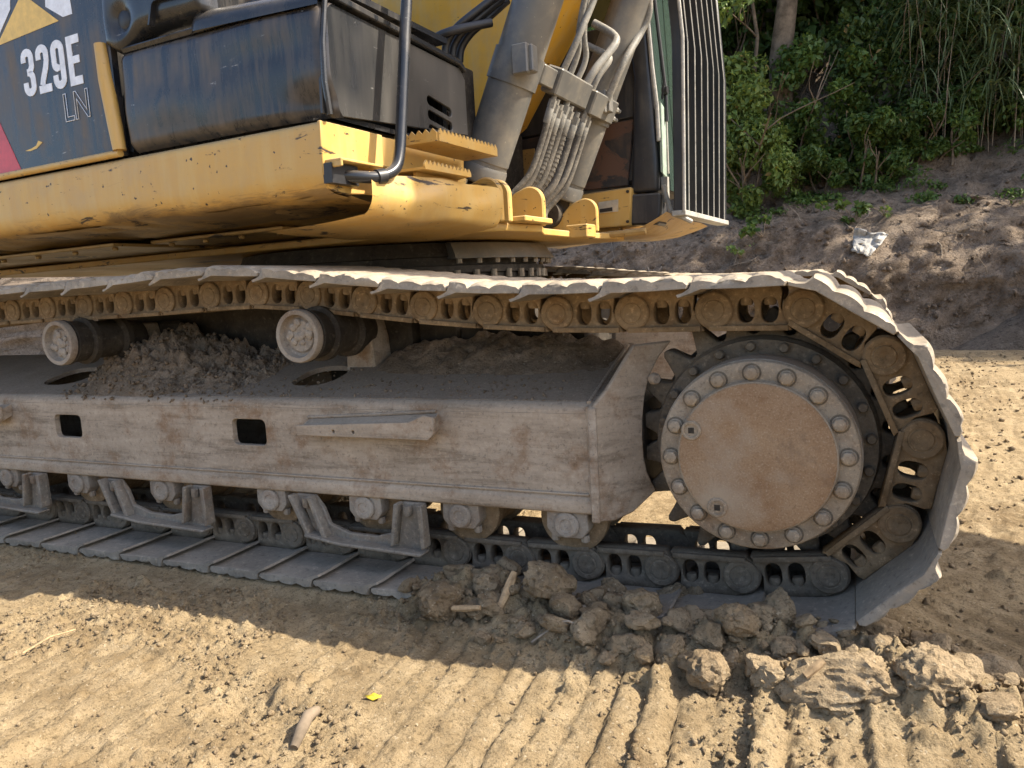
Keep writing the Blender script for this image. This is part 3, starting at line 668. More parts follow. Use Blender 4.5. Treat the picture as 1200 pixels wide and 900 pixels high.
# ---------------- upper frame: side sill
def sheet(fn, nu, nv):
    vs = [fn(i/nu, j/nv) for j in range(nv+1) for i in range(nu+1)]
    fs = [(j*(nu+1)+i, j*(nu+1)+i+1, (j+1)*(nu+1)+i+1, (j+1)*(nu+1)+i) for j in range(nv) for i in range(nu)]
    return vs, fs
sill_pr = [(-1.20, 1.322), (-1.452, 1.322), (-1.460, 1.314), (-1.462, 1.25), (-1.461, 1.185), (-1.455, 1.163), (-1.440, 1.147), (-1.415, 1.139), (-1.36, 1.134), (-1.25, 1.128), (-1.10, 1.122)]
cum = [0]
for a_, b_ in zip(sill_pr, sill_pr[1:]): cum.append(cum[-1]+math.dist(a_, b_))
def sill(u, v):
    x = -3.0+u*3.845; s = v*cum[-1]
    k = max(i for i in range(len(cum)) if cum[i] <= s+1e-9); k = min(k, len(cum)-2); f_ = (s-cum[k])/(cum[k+1]-cum[k])
    y = sill_pr[k][0]+(sill_pr[k+1][0]-sill_pr[k][0])*f_; z = sill_pr[k][1]+(sill_pr[k+1][1]-sill_pr[k][1])*f_
    low = max(0, min(1, (1.20-z)/.06)); n = mnoise.noise(Vector((x*5, v*4, 1)))*.5+mnoise.noise(Vector((x*14, v*9, 4)))*.25
    return (x, y+.012*low*n, z+.010*low*n)
ss = MB().add(*sheet(sill, 130, 44))
uf = bpart('upper_frame', ss, 'yellow_sill', ang=60)
bpart('sill_end', MB().prism([(-1.4595, 1.3225), (-1.4625, 1.25), (-1.460, 1.183), (-1.446, 1.150), (-1.40, 1.139), (-1.195, 1.150), (-1.190, 1.3235)], lambda u, w: (.838, u, w), lambda u, w: (.850, u, w)), 'yellow', uf, bev=.002)
bpart('sill_end', MB().prism([(-1.19, 1.3235), (-1.185, 1.20), (-1.10, 1.19), (-.70, 1.22), (-.69, 1.335), (-.80, 1.335)], lambda u, w: (.822, u, w), lambda u, w: (.834, u, w)), 'yellow', uf, bev=.002)
# underside plates, dented
def under(u, v):
    x = -3.0+u*3.86; y = -1.41+v*.80
    z = 1.136-.012*v+.020*mnoise.noise(Vector((x*2.5, y*6, 2)))+.012*mnoise.noise(Vector((x*9, y*12, 7)))
    return (x, y, z)
bpart('belly_plate', MB().add(*sheet(under, 140, 40)), 'yellow_under', uf, ang=60)
for x0, x1, y0, y1, z in ((-2.9, -1.30, -1.12, -.45, 1.100), (-1.27, -.42, -1.18, -.55, 1.094), (-.38, .30, -1.05, -.60, 1.102)):
    mb = MB().box((x0, y0, z), (x1, y1, z+.012))
    for k in range(4): mb.cyl((x0+.06+(x1-x0-.12)*k/3, y0+.05, z), (x0+.06+(x1-x0-.12)*k/3, y0+.05, z-.012), .012, 8)
    bpart('belly_guard', mb, 'yellow_under', uf, bev=.003)
bpart('main_frame_plate', MB().prism([(-2.2, -.74), (.62, -.74), (.80, -.70), (.95, -.62), (.99, -.40), (.92, -.22), (.92, .25), (.99, .45), (.95, .70), (-2.2, .74)], lambda u, v: (u, v, 1.062), lambda u, v: (u, v, 1.090)), 'yellow', uf, bev=.004)
bpart('main_frame_wall', MB().box((-2.2, -.56, 1.09), (.55, -.52, 1.55)).box((-2.2, .52, 1.09), (.55, .56, 1.55)).box((-1.8, -.52, 1.09), (-.2, .52, 1.16)), 'yellow_under', uf)
# rounded nose of the platform under the step
def nose(u, v):
    y = -1.36+u*.66; a = v*R(118)
    e = .5+.5*math.sin(min(1, u*1.35)*math.pi/2); r_ = .070+.022*e
    x = .80+.085*e+r_*math.sin(a)*1.05; z = 1.150-.012*e-r_*math.cos(a)+.02*max(0, v-.7)*3*e
    if v < .35: x -= (.35-v)*.9
    n = mnoise.noise(Vector((y*6, v*4, 3)))*.010
    return (x+n, y, z+n)
bpart('platform_nose', MB().add(*sheet(nose, 36, 26)), 'yellow', uf, ang=60)
bpart('nose_plate', MB().prism([(-1.14, 1.225), (-1.14, 1.150), (-.95, 1.145), (-.87, 1.160), (-.84, 1.225)], lambda u, w: (.915, u, w), lambda u, w: (.927, u, w)), 'yellow', uf, bev=.002)
# cylinder mounting lugs
def lug(y, xb=.66, xf=.975, zt=1.245):
    pr = [(xb, 1.09), (xf, 1.09), (xf, zt-.06)]+circ(xf-.06, zt-.06, .06, 8, 10, 110)+[(xf-.13, zt-.022), (xf-.18, zt-.07), (xf-.23, zt-.125), (xb, 1.115)]
    return MB().prism(pr, lambda u, w: (u, y, w), lambda u, w: (u, y+.028, w))
for y in (-.70, -.635, -.345, .245, .55, .62): bpart('cylinder_lug', lug(y), 'yellow', uf, bev=.005)
bpart('nose_tab', MB().box((.90, -.60, 1.091), (1.02, -.36, 1.112)), 'yellow', uf, bev=.004)
bpart('nose_tab', MB().box((.90, .05, 1.058), (1.0, .16, 1.115)), 'yellow', uf, bev=.004)

# ---------------- serrated steps
def serrated(y0, y1, z0, z1, x, tooth=.022, h=.013, th=.006):
    n = max(2, int((y1-y0)/tooth)); tp = []
    for i in range(n):
        a = y1-(y1-y0)*i/n; b = y1-(y1-y0)*(i+1)/n
        tp += [(a, z1-h), ((a+b)/2, z1)]
    tp.append((y0, z1-h))
    return MB().prism([(y0, z0), (y1, z0)]+tp, lambda u, w: (x, u, w), lambda u, w: (x+th, u, w))
def serr_x(x0, x1, z0, z1, y, tooth=.022, h=.013, th=.006):
    n = max(2, int((x1-x0)/tooth)); tp = []
    for i in range(n):
        a = x1-(x1-x0)*i/n; b = x1-(x1-x0)*(i+1)/n
        tp += [(a, z1-h), ((a+b)/2, z1)]
    tp.append((x0, z1-h))
    return MB().prism([(x0, z0), (x1, z0)]+tp, lambda u, w: (u, y, w), lambda u, w: (u, y+th, w))
stp = bpart('access_step', MB().box((.85, -1.085, 1.305), (.975, -.72, 1.312)), 'yellow')
bpart('serrated_edge', serrated(-1.085, -.715, 1.305, 1.343, .975), 'yellow', stp)
bpart('serrated_edge', serr_x(.85, .975, 1.305, 1.343, -1.091), 'yellow', stp)
bpart('serrated_edge', serr_x(.85, .975, 1.305, 1.338, -.72), 'yellow', stp)
bpart('serrated_edge', serrated(-1.06, -.72, 1.306, 1.332, .91), 'yellow', stp)
st2 = bpart('access_step', MB().prism([(.85, -1.17), (.98, -1.17), (.99, -.93), (.85, -.86)], lambda u, v: (u, v, 1.214), lambda u, v: (u, v, 1.222)), 'yellow')
bpart('serrated_edge', serrated(-1.17, -.90, 1.218, 1.242, .972), 'yellow', st2)

# ---------------- handrail
def smooth_path(pts, n=8):
    P_ = [Vector(p) for p in pts]; out = []
    for i in range(len(P_)-1):
        a, b, c, d = P_[max(i-1, 0)], P_[i], P_[i+1], P_[min(i+2, len(P_)-1)]
        for k in range(n):
            t_ = k/n; out.append(.5*((2*b)+(c-a)*t_+(2*a-5*b+4*c-d)*t_*t_+(-a+3*b-3*c+d)*t_**3))
    out.append(P_[-1]); return out
hr = bpart('handrail', MB().tube(smooth_path([(.86, -1.40, 1.185), (.90, -1.37, 1.180), (.93, -1.325, 1.182), (.945, -1.275, 1.205), (.945, -1.245, 1.255), (.940, -1.215, 1.36), (.935, -1.16, 1.60), (.93, -1.09, 1.90), (.92, -1.05, 2.10)], 7), .0165, 14), 'black')
bpart('rail_clamp', MB().cyl((.925, -1.335, 1.180), (.934, -1.310, 1.185), .021, 16).box((.846, -1.46, 1.160), (.875, -1.35, 1.212)), 'rubber', hr)
bpart('rail_bracket', MB().box((.846, -1.455, 1.214), (.905, -1.235, 1.222)).box((.846, -1.455, 1.20), (.905, -1.447, 1.216)), 'yellow', hr, bev=.002)

# ---------------- black tool box
def rbox_side(u, v):            # side skin, bulged and dented, rounded at its border
    x = .078+u*.795; z = 1.336+v*(.300-.012*u)
    eu = min(u, 1-u)/.04; ev = min(v, 1-v)/.10
    r_ = 1-(1-min(1, eu))**2*.5-(1-min(1, ev))**2*.5
    y = -1.405-.050*max(0, r_)
    y += .034*math.exp(-((x-.83)/.09)**2-((z-1.365)/.050)**2)+.007*math.exp(-((x-.66)/.20)**2-((z-1.53)/.05)**2)
    y += .008*mnoise.noise(Vector((x*4, 1, z*8)))-.010*math.exp(-((x-.35)/.2)**2-((z-1.48)/.09)**2)
    return (x, y, z)
tb = bpart('tool_box', MB().add(*sheet(rbox_side, 90, 40)), 'black_side', ang=70)
fr = [(-1.452, 1.340), (-.690, 1.395), (-.688, 1.580), (-.718, 1.612), (-1.392, 1.634), (-1.44, 1.622)]
lou = []
for z in (1.470, 1.425, 1.380):
    lou.append([(-.925+.02*math.cos(R(t))*.8+(.118 if math.cos(R(t)) > 0 else 0), z-.016*(.118 if math.cos(R(t)) > 0 else 0)/.118*1.1+.0155*math.sin(R(t))) for t in range(15, 375, 30)])
bpart('front_panel', MB().prism(fr, lambda u, w: (.856, u, w), lambda u, w: (.846, u, w), lou), 'boxfront', tb, bev=.0015)
bpart('box_body', MB().box((.10, -1.40, 1.338), (.84, -.74, 1.352)).box((.10, -.76, 1.345), (.80, -.73, 1.60)).box((.82, -1.40, 1.338), (.842, -1.0, 1.352)), 'black', tb)
bpart('top_lid', MB().prism([(-1.445, 1.625), (-1.40, 1.640), (-.74, 1.618), (-.70, 1.600), (-.70, 1.612), (-.73, 1.634), (-1.40, 1.660), (-1.455, 1.640)], lambda u, w: (.10, u, w), lambda u, w: (.872, u, w)), 'black', tb, bev=.003)
bpart('corner_edge', MB().tube([(.866, -1.437, 1.338), (.868, -1.450, 1.42), (.868, -1.445, 1.52), (.870, -1.425, 1.632)], .008, 8), 'black', tb)
# hood piece over the box
def hood(u, v):
    x = .385+u*.49; a = v*R(95)
    e = min(1, min(u, 1.0)/.09); e = math.sqrt(max(0, 1-(1-e)**2))
    y = -1.40-.062*math.cos(a)*e; z = 1.628-.022*u+.070*math.sin(a)*e*(1-.25*u)
    return (x, y, z)
hd = bpart('hood_edge', MB().add(*sheet(hood, 30, 14)), 'black', ang=60)
bpart('hood_top', MB().box((.40, -1.40, 1.672), (.86, -.80, 1.690)), 'black', hd)
# moulded corner cover behind, over the door seam
def cover(u, v):
    x = .018+u*.445; z = 1.62+v*.45
    lo = 1.665-.045*math.exp(-((x-.10)/.06)**2)+.012*max(0, x-.15); z = lo+v*.45
    e = min(1, min(u/.12, (1-u)/.05, v/.09)); e = math.sqrt(max(0, 1-(1-max(0, e))**2))
    y = -1.40-.065*e
    y += .030*math.exp(-((x-.125)/.035)**2-((z-1.72)/.035)**2)
    y += .006*mnoise.noise(Vector((x*9, 3, z*9)))
    return (x, y, z)
cc = bpart('corner_cover', MB().add(*sheet(cover, 50, 44)), 'black', ang=60)
bpart('latch_recess', MB().prism([(.265, 1.668), (.285, 1.725), (.30, 1.735), (.42, 1.735), (.42, 1.728), (.30, 1.727), (.290, 1.720), (.272, 1.668)], lambda u, w: (u, -1.482, w), lambda u, w: (u, -1.462, w)), 'black', cc)
bpart('cover_cap', MB().lathe((.125, -1.425, 1.72), (.125, -1.452, 1.72), [(0, .034), (.8, .030), (1, .02)], 18), 'rubber', cc)

# ---------------- engine door with lettering
dr = bpart('side_door', MB().box((-3.0, -1.449, 1.336), (.045, -1.42, 2.35)), 'black_side', bev=.004)
def dpoly(pts, off=.0012): return MB().prism(pts, lambda u, w: (u, -1.449-off, w), lambda u, w: (u, -1.4494, w))
def strip_tube(pts, r): return MB().tube(pts, r, 12)
bpart('yellow_trim', MB().tube([(.012, -1.452, 1.668), (.022, -1.456, 1.56), (.040, -1.456, 1.42), (.046, -1.455, 1.348)], [.020, .022, .022, .020], 14), 'yellow', dr)
bpart('yellow_trim', MB().tube([(-3.0, -1.456, 1.338), (-.6, -1.456, 1.338), (.05, -1.456, 1.339)], .0115, 12), 'yellow', dr)
bpart('red_stripe', dpoly([(-.475, 1.350), (-.560, 1.515), (-.95, 2.30), (-1.6, 2.30), (-1.2, 1.350)]), 'red', dr)
bpart('logo_triangle', dpoly([(-.520, 1.762), (-.178, 1.776), (-.348, 1.895)]), 'decal_yellow', dr)
bpart('logo_letter_stroke', dpoly([(-.590, 1.775), (-.500, 1.793), (-.42, 1.86), (-.38, 2.04), (-.47, 2.04), (-.60, 1.85)]), 'white', dr)
bpart('logo_letter_stroke', dpoly([(-.155, 1.783), (-.108, 1.783), (-.125, 2.04), (-.20, 2.04), (-.235, 1.83)]), 'white', dr)
bpart('logo_letter_stroke', dpoly([(-.315, 1.90), (-.285, 1.885), (-.25, 2.04), (-.345, 2.04)]), 'white', dr)
def text_mesh(txt, size, sx, offset, outline=False):
    cu = bpy.data.curves.new('txt', 'FONT'); cu.body = txt; cu.size = size; cu.offset = offset; cu.space_character = 1.02
    if outline: cu.fill_mode = 'NONE'; cu.bevel_depth = .0022; cu.bevel_resolution = 0
    else: cu.extrude = .0006
    ob = bpy.data.objects.new('txt', cu); COL.objects.link(ob); dg = bpy.context.evaluated_depsgraph_get(); dg.update()
    me = bpy.data.meshes.new_from_object(ob.evaluated_get(dg)); bpy.data.objects.remove(ob); bpy.data.curves.remove(cu)
    v = np.empty(len(me.vertices)*3, np.float32); me.vertices.foreach_get('co', v); v = v.reshape(-1, 3); x0 = v[:, 0].min(); y0 = v[:, 1].min()
    v[:, 0] = (v[:, 0]-x0)*sx; v[:, 1] -= y0; me.vertices.foreach_set('co', v.ravel()); me.materials.clear()
    return me, float(v[:, 0].max()), float(v[:, 1].max())
def lay_text(name, txt, x0, z0, x1, z1, mat, offset, outline=False, shear=0.0):
    me, w_, h_ = text_mesh(txt, 1.0*.2, 1.0, offset, outline)
    v = np.empty(len(me.vertices)*3, np.float32); me.vertices.foreach_get('co', v); v = v.reshape(-1, 3).copy()
    u = v[:, 0]/w_*(x1-x0)+x0; zz = v[:, 1]/h_*(z1-z0)+z0; yy = -1.4508+v[:, 2]*.5
    pts = np.array([tuple(BM @ Vector((float(a), float(b), float(c)))) for a, b, c in zip(u, yy, zz)], np.float32)
    me.vertices.foreach_set('co', pts.ravel()); me.update()
    return link_obj(name, me, mat, dr)
def stroke(path, wd, x0, z0, sx, sz):
    """flat ribbon along a path given in unit glyph space, wd = stroke width per point"""
    P_ = [Vector((p[0]*sx, 0, p[1]*sz)) for p in path]; vs = []; fs = []
    for i, p in enumerate(P_):
        d = (P_[min(i+1, len(P_)-1)]-P_[max(i-1, 0)]).normalized(); n = Vector((-d.z, 0, d.x)); w_ = wd[i] if isinstance(wd, list) else wd
        for y in (-1.4512, -1.4492):
            for s in (-1, 1): q_ = p+n*(s*w_/2); vs.append((x0+q_.x, y, z0+q_.z))
    for i in range(len(P_)-1):
        a_, b_ = 4*i, 4*(i+1); fs += [(a_, a_+1, b_+1, b_), (a_+2, b_+2, b_+3, a_+3), (a_, b_, b_+2, a_+2), (a_+1, a_+3, b_+3, b_+1)]
    fs += [(0, 2, 3, 1), (b_, b_+1, b_+3, b_+2)]
    return vs, fs
def arcp(cx, cz, rx, rz, a0, a1, n=7): return [(cx+rx*math.cos(R(a0+(a1-a0)*i/n)), cz+rz*math.sin(R(a0+(a1-a0)*i/n))) for i in range(n+1)]
GW, GH, SW = .066, .150, .0245         # glyph width, height and stroke
lx, rx_ = .19, .81
def digit(ch, x0, z0):
    mb = MB()
    if ch == '3':
        u_ = [(lx, .72)]+arcp(.5, .80, .31, .118, 180, 0, 9)+[(rx_, .70)]+arcp(.52, .63, .29, .095, 0, -90, 5)+[(.40, .535)]
        mb.add(*stroke(u_, [SW]*(len(u_)-3)+[SW*.8, SW*.5, SW*.45], x0, z0, GW, GH))
        l_ = [(.40, .465)]+arcp(.52, .37, .29, .095, 90, 0, 5)+[(rx_, .30)]+arcp(.5, .20, .31, .118, 0, -180, 9)+[(lx, .30)]
        mb.add(*stroke(l_, [SW*.45, SW*.5, SW*.8]+[SW]*(len(l_)-3), x0, z0, GW, GH))
    elif ch == '2':
        p = [(lx, .70)]+arcp(.5, .80, .31, .118, 180, 0, 9)+[(rx_, .66), (.68, .50), (.40, .28), (.30, .165)]
        mb.add(*stroke(p, SW, x0, z0, GW, GH)); mb.add(*stroke([(.02, .0825), (1.0, .0825)], GH*.165, x0, z0, GW, GH))
    elif ch == '9':
        p = [(lx, .30)]+arcp(.5, .20, .31, .118, 180, 360, 9)+[(rx_, .5), (rx_, .72)]+arcp(.5, .80, .31, .118, 0, 180, 9)+[(lx, .60)]+arcp(.48, .53, .29, .095, 180, 270, 5)+[(.60, .435)]
        mb.add(*stroke(p, [SW]*(len(p)-2)+[SW*.8, SW*.7], x0, z0, GW, GH))
    else:
        mb.add(*stroke([(.19, 0), (.19, 1)], SW, x0, z0, GW, GH))
        for zz, w_ in ((.085, .17), (.51, .15), (.915, .17)): mb.add(*stroke([(.378, zz), (.95 if zz != .51 else .86, zz)], GH*w_, x0, z0, GW, GH))
    return mb
for ch, x0, z0 in (('3', -.398, 1.575), ('2', -.318, 1.574), ('9', -.238, 1.573), ('E', -.156, 1.572)):
    bpart('model_digit', digit(ch, x0, z0), 'white', dr)
lay_text('model_letters', 'LN', -.203, 1.468, -.078, 1.556, 'white', .002, True)
for pts in ([(-.440, 1.408), (-.40, 1.412), (-.375, 1.418), (-.362, 1.432), (-.352, 1.428), (-.340, 1.424), (-.358, 1.416), (-.375, 1.408), (-.41, 1.404)],):
    bpart('paint_chip', dpoly(pts), 'decal_yellow', dr)

# ---------------- boom, stick and bucket (they reach out over the right of the picture)
def side_plate(prof, y0, y1): return MB().prism(prof, lambda u, w: (u, y0, w), lambda u, w: (u, y1, w))
BY = .10
boom = side_plate([(-.18, 1.78), (-.05, 1.60), (.45, 1.50), (.62, 1.60), (1.35, 2.60), (2.0, 3.55), (2.6, 4.12), (3.6, 4.30), (5.2, 4.06), (6.9, 3.56), (7.05, 3.70), (6.95, 3.86), (5.4, 4.52), (3.8, 4.80), (2.6, 4.68), (1.6, 3.95), (.3, 2.6)], BY-.21, BY+.21)
bo = bpart('boom', boom, 'yellow_clean', bev=.02, seg=2)
stick = side_plate([(6.95, 3.98), (7.05, 3.80), (6.55, 3.50), (4.15, 1.95), (3.95, 1.92), (3.90, 2.08), (5.8, 3.62), (6.45, 3.95)], BY-.13, BY+.15)
bpart('stick', stick, 'yellow_clean', bev=.015)
# ---------------- boom cylinders
def cylinder(y, parent=EX):
    b0 = Vector((.745, y, 1.185)); ax = Vector((.465, 0, 1)).normalized(); top = b0+ax*2.2
    a = b0+ax*.10
    cy = bpart('boom_cylinder', MB().lathe(a, top, [(0, .05), (0, .078), (.008, .084), (.03, .084), (.032, .087), (1, .087)], 40), 'cyl')
    bpart('cylinder_eye', MB().cyl((b0.x, y-.10, b0.z), (b0.x, y+.10, b0.z), .062, 24).cyl(b0, b0+ax*.13, .045, 16), 'dark', cy)
    bpart('foot_cap', MB().lathe(b0+ax*.085, b0+ax*.15, [(0, .086), (.1, .091), (.8, .091), (1, .087)], 40), 'cyl', cy)
    bpart('clamp_band', MB().lathe(b0+ax*.45, b0+ax*.56, [(0, .094), (1, .094)], 40), 'cyl', cy)
    c = b0+ax*.505
    bpart('clamp_lug', MB().box((c.x+.075, y-.10, c.z-.045), (c.x+.115, y-.055, c.z+.045)).box((c.x+.04, y-.115, c.z-.05), (c.x+.10, y-.085, c.z+.05)), 'cyl', cy, bev=.004)
    return cy, b0, ax
YN, YF = -.49, .30
cyN, bN, ax = cylinder(YN); cyF, bF, _ = cylinder(YF)
# cross bridge that carries the hydraulic lines
def onaxis(y, s, fwd=0): 
    p = Vector((bN.x, y, bN.z))+ax*s; n = Vector((ax.z, 0, -ax.x)); return p+n*fwd
br = MB()
def bridge(y0, y1, s0, s1, f0, f1):
    vs = [onaxis(y, s, f_) for y in (y0, y1) for s in (s0, s1) for f_ in (f0, f1)]
    return vs, [(0, 1, 3, 2), (4, 6, 7, 5), (0, 4, 5, 1), (2, 3, 7, 6), (0, 2, 6, 4), (1, 5, 7, 3)]
hb = bpart('hose_bridge', MB().add(*bridge(-.30, .02, .475, .575, .02, .09)), 'cyl', bev=.006)
bpart('bridge_end', MB().add(*bridge(.05, .33, .465, .565, .03, .10)), 'cyl', hb, bev=.006)
bpart('bridge_link', MB().add(*bridge(-.42, -.305, .49, .56, .03, .075)), 'cyl', hb, bev=.004)
bpart('bridge_web', MB().add(*bridge(.022, .048, .48, .56, .02, .07)), 'dark', hb)
for s_ in (.475, .515): 
    p = onaxis(.335, s_+.02, .075); q_ = onaxis(.40, s_+.02, .085)
    bpart('bridge_bolt', MB().lathe(p, q_, [(0, .014), (.6, .014), (.6, .010), (1, .010)], 8), 'tube', hb)
# hoses hanging below the bridge
hoses = [(-.27, .012, .00), (-.235, .013, .02), (-.19, .014, .045), (-.145, .015, .03), (-.10, .017, .06), (-.02, .016, .04), (.06, .014, .02), (.11, .014, .05)]
for i, (y, r_, d) in enumerate(hoses):
    s0 = .43-.012*(i % 3); f_ = .075
    p0 = onaxis(y, s0, f_); p1 = onaxis(y-.005, s0-.12, f_+.012)
    pts = [p0, p1, onaxis(y-.03, .17-.02*(i % 2), f_+.020), onaxis(y-.075, .055-d*.5, f_-.010), Vector((.80, y-.10, 1.150-d*.35)), Vector((.62, y-.11, 1.135-d*.2)), Vector((.30, y-.06, 1.17))]
    ho = bpart('hydraulic_hose', MB().tube(smooth_path(pts, 9), r_, 12), 'hose')
    ft = MB().cyl(onaxis(y, s0+.05, f_), onaxis(y, s0-.005, f_), r_*.85, 12).lathe(onaxis(y, s0+.030, f_), onaxis(y, s0, f_), [(0, r_*1.35), (1, r_*1.35)], 6).lathe(onaxis(y, s0, f_), onaxis(y-.002, s0-.06, f_+.004), [(0, r_*1.1), (.1, r_*1.3), (.85, r_*1.25), (1, r_*1.1)], 14)
    bpart('hose_fitting', ft, 'tube', ho)
    if i in (2, 4):         # spiral wrap rings
        mb = MB(); L_ = smooth_path(pts, 14)
        for k in range(8, 52, 2): 
            a_, b_ = L_[k], L_[k+1]; mb.lathe(a_, a_+(b_-a_)*.6, [(0, r_*1.12), (1, r_*1.12)], 12)
        bpart('spiral_wrap', mb, 'hose', ho)
# rigid pipes rising above the bridge
pipes = [(-.24, .013, [(-.24, .57, .06), (-.23, .70, .07), (-.16, .95, .05), (-.13, 1.4, .02)]),
         (-.17, .012, [(-.17, .57, .06), (-.17, .66, .06), (-.21, .80, .04), (-.25, 1.3, .0)]),
         (-.09, .012, [(-.09, .57, .06), (-.085, .66, .06), (-.12, .78, .02), (-.16, 1.2, -.06)]),
         (.00, .017, [(.00, .56, .06), (.02, .64, .07), (.10, .76, .08), (.135, .80, .04), (.13, .82, -.06)]),
         (.075, .015, [(.075, .55, .06), (.08, .62, .065), (.12, .70, .07), (.14, .72, .02), (.135, .73, -.06)]),
         (.20, .016, [(.20, .55, .09), (.21, .72, .10), (.30, .86, .09), (.31, .95, .09), (.27, 1.1, .05), (.26, 1.5, .02)])]
for y, r_, pp in pipes: bpart('steel_pipe', MB().tube(smooth_path([onaxis(*p) for p in pp], 8), r_, 12), 'tube')
# swivel block and black lines behind the near cylinder
vb = bpart('valve_block', MB().box((.66, -.66, 1.36), (.80, -.52, 1.66)).box((.68, -.64, 1.66), (.77, -.54, 1.70)).cyl((.70, -.67, 1.56), (.70, -.70, 1.56), .032, 12).cyl((.76, -.67, 1.47), (.76, -.70, 1.47), .027, 12).cyl((.70, -.67, 1.42), (.70, -.695, 1.42), .022, 10), 'dark', bev=.006)
for k in range(3):
    y = -.62+.035*k
    bpart('hydraulic_hose', MB().tube(smooth_path([(.74+.01*k, y, 1.69), (.75+.01*k, y, 1.735), (.78+.012*k, y+.01, 1.78), (.83+.012*k, y+.03, 1.82), (.92, y+.10, 1.90)], 8), .014, 12), 'rubber')
bpart('hydraulic_hose', MB().tube(smooth_path([(.655, -.68, 1.50), (.665, -.68, 1.62), (.685, -.68, 1.70), (.735, -.67, 1.745), (.80, -.65, 1.765), (.90, -.55, 1.80)], 8), .0155, 14), 'rubber')
# dark mass behind the hoses: swivel compartment
bpart('swivel_housing', MB().box((-.3, -.5, 1.10), (.50, .5, 1.62)), 'dark', bev=.01)

# ---------------- cab
CY0, CY1 = .52, 1.46
cab = bpart('cab', MB().box((-.55, CY0+.03, 1.32), (1.10, CY1, 2.05)), 'cab', bev=.02)
bpart('cab_roof', MB().box((-.55, CY0, 2.80), (1.05, CY1, 2.95)).box((-.55, CY0, 2.05), (-.45, CY1, 2.85)), 'cab', cab, bev=.02)
bpart('side_panel', MB().prism([(.35, 1.315), (1.035, 1.315), (1.035, 1.345), (1.075, 1.62), (.35, 1.60)], lambda u, w: (u, CY0+.012, w), lambda u, w: (u, CY0+.035, w)), 'cab_mud', cab, bev=.004)
bpart('side_panel', MB().prism([(.35, 1.610), (1.075, 1.630), (1.095, 1.86), (1.06, 2.06), (.35, 2.06)], lambda u, w: (u, CY0+.010, w), lambda u, w: (u, CY0+.035, w)), 'cab', cab, bev=.004)
bpart('side_window', MB().box((-.35, CY0+.012, 2.08), (1.0, CY0+.022, 2.75)), 'glass', cab)
bpart('cab_pillar', MB().prism([(1.052, 1.275), (1.185, 1.272), (1.19, 1.40), (1.168, 1.80), (1.10, 2.80), (.99, 2.80), (1.085, 1.80), (1.06, 1.36)], lambda u, w: (u, CY0-.012, w), lambda u, w: (u, CY0+.10, w)), 'cab', cab, bev=.018, seg=3)
bpart('cab_foot', MB().prism([(1.045, 1.125), (1.19, 1.115), (1.20, 1.262), (1.05, 1.268)], lambda u, w: (u, CY0-.02, w), lambda u, w: (u, CY0+.12, w)), 'cab', cab, bev=.008)
bpart('windscreen', MB().prism([(CY0+.10, 1.30), (CY1-.06, 1.30), (CY1-.06, 2.78), (CY0+.10, 2.78)], lambda u, w: (1.172-max(0, w-1.75)*.075, u, w), lambda u, w: (1.164-max(0, w-1.75)*.075, u, w)), 'glass', cab)
bpart('window_strip', MB().prism([(CY0+.005, 1.36), (CY0+.095, 1.34), (CY0+.095, 1.66), (CY0+.005, 1.68)], lambda u, w: (1.205, u, w), lambda u, w: (1.199, u, w)), 'glass_pale', cab)
bpart('window_seal', MB().tube([(1.196, CY0-.004, 1.50), (1.192, CY0-.004, 1.66), (1.175, CY0-.006, 1.84), (1.118, CY0-.006, 2.7)], .010, 8), 'lightbar', cab)
bpart('window_seal', MB().tube([(1.207, CY0+.098, 1.36), (1.205, CY0+.098, 1.64)], .008, 8), 'lightbar', cab)
bpart('wiper_arm', MB().tube([(1.215, CY0+.08, 1.60), (1.21, CY0+.085, 1.75), (1.16, CY0+.05, 2.35)], .009, 8).cyl((1.20, CY0+.07, 1.74), (1.225, CY0+.07, 1.74), .02, 10).tube([(1.20, CY0+.06, 1.70), (1.215, CY0+.05, 1.78), (1.18, CY0+.03, 2.2)], .006, 6), 'rubber', cab)
bpart('cab_bracket', MB().tube(smooth_path([(1.205, CY0+.02, 1.30), (1.225, CY0+.02, 1.22), (1.25, CY0+.0, 1.165), (1.30, CY0-.01, 1.14), (1.33, CY0+.03, 1.12)], 5), .012, 8).box((1.19, CY0+.04, 1.22), (1.22, CY0+.07, 1.34)), 'lightbar', cab)
yb = bpart('battery_box', MB().prism([(.735, 1.125), (1.055, 1.120), (1.068, 1.300), (.745, 1.290)], lambda u, w: (u, CY0-.045, w), lambda u, w: (u, CY0+.2, w)), 'yellow', bev=.006)
bpart('label_plate', MB().prism([(.900, 1.190), (1.000, 1.192), (1.002, 1.248), (.902, 1.244)], lambda u, w: (u, CY0-.049, w), lambda u, w: (u, CY0-.044, w)), 'plate', yb)
bpart('label_slot', MB().prism([(.908, 1.194), (.972, 1.196), (.972, 1.214), (.908, 1.211)], lambda u, w: (u, CY0-.052, w), lambda u, w: (u, CY0-.046, w)), 'rubber', yb)
for p in ((.76, 1.14), (.76, 1.275), (1.045, 1.14), (1.05, 1.28)): bpart('box_bolt', MB().lathe((p[0], CY0-.045, p[1]), (p[0], CY0-.052, p[1]), [(0, .008), (1, .007)], 8), 'dark', yb)
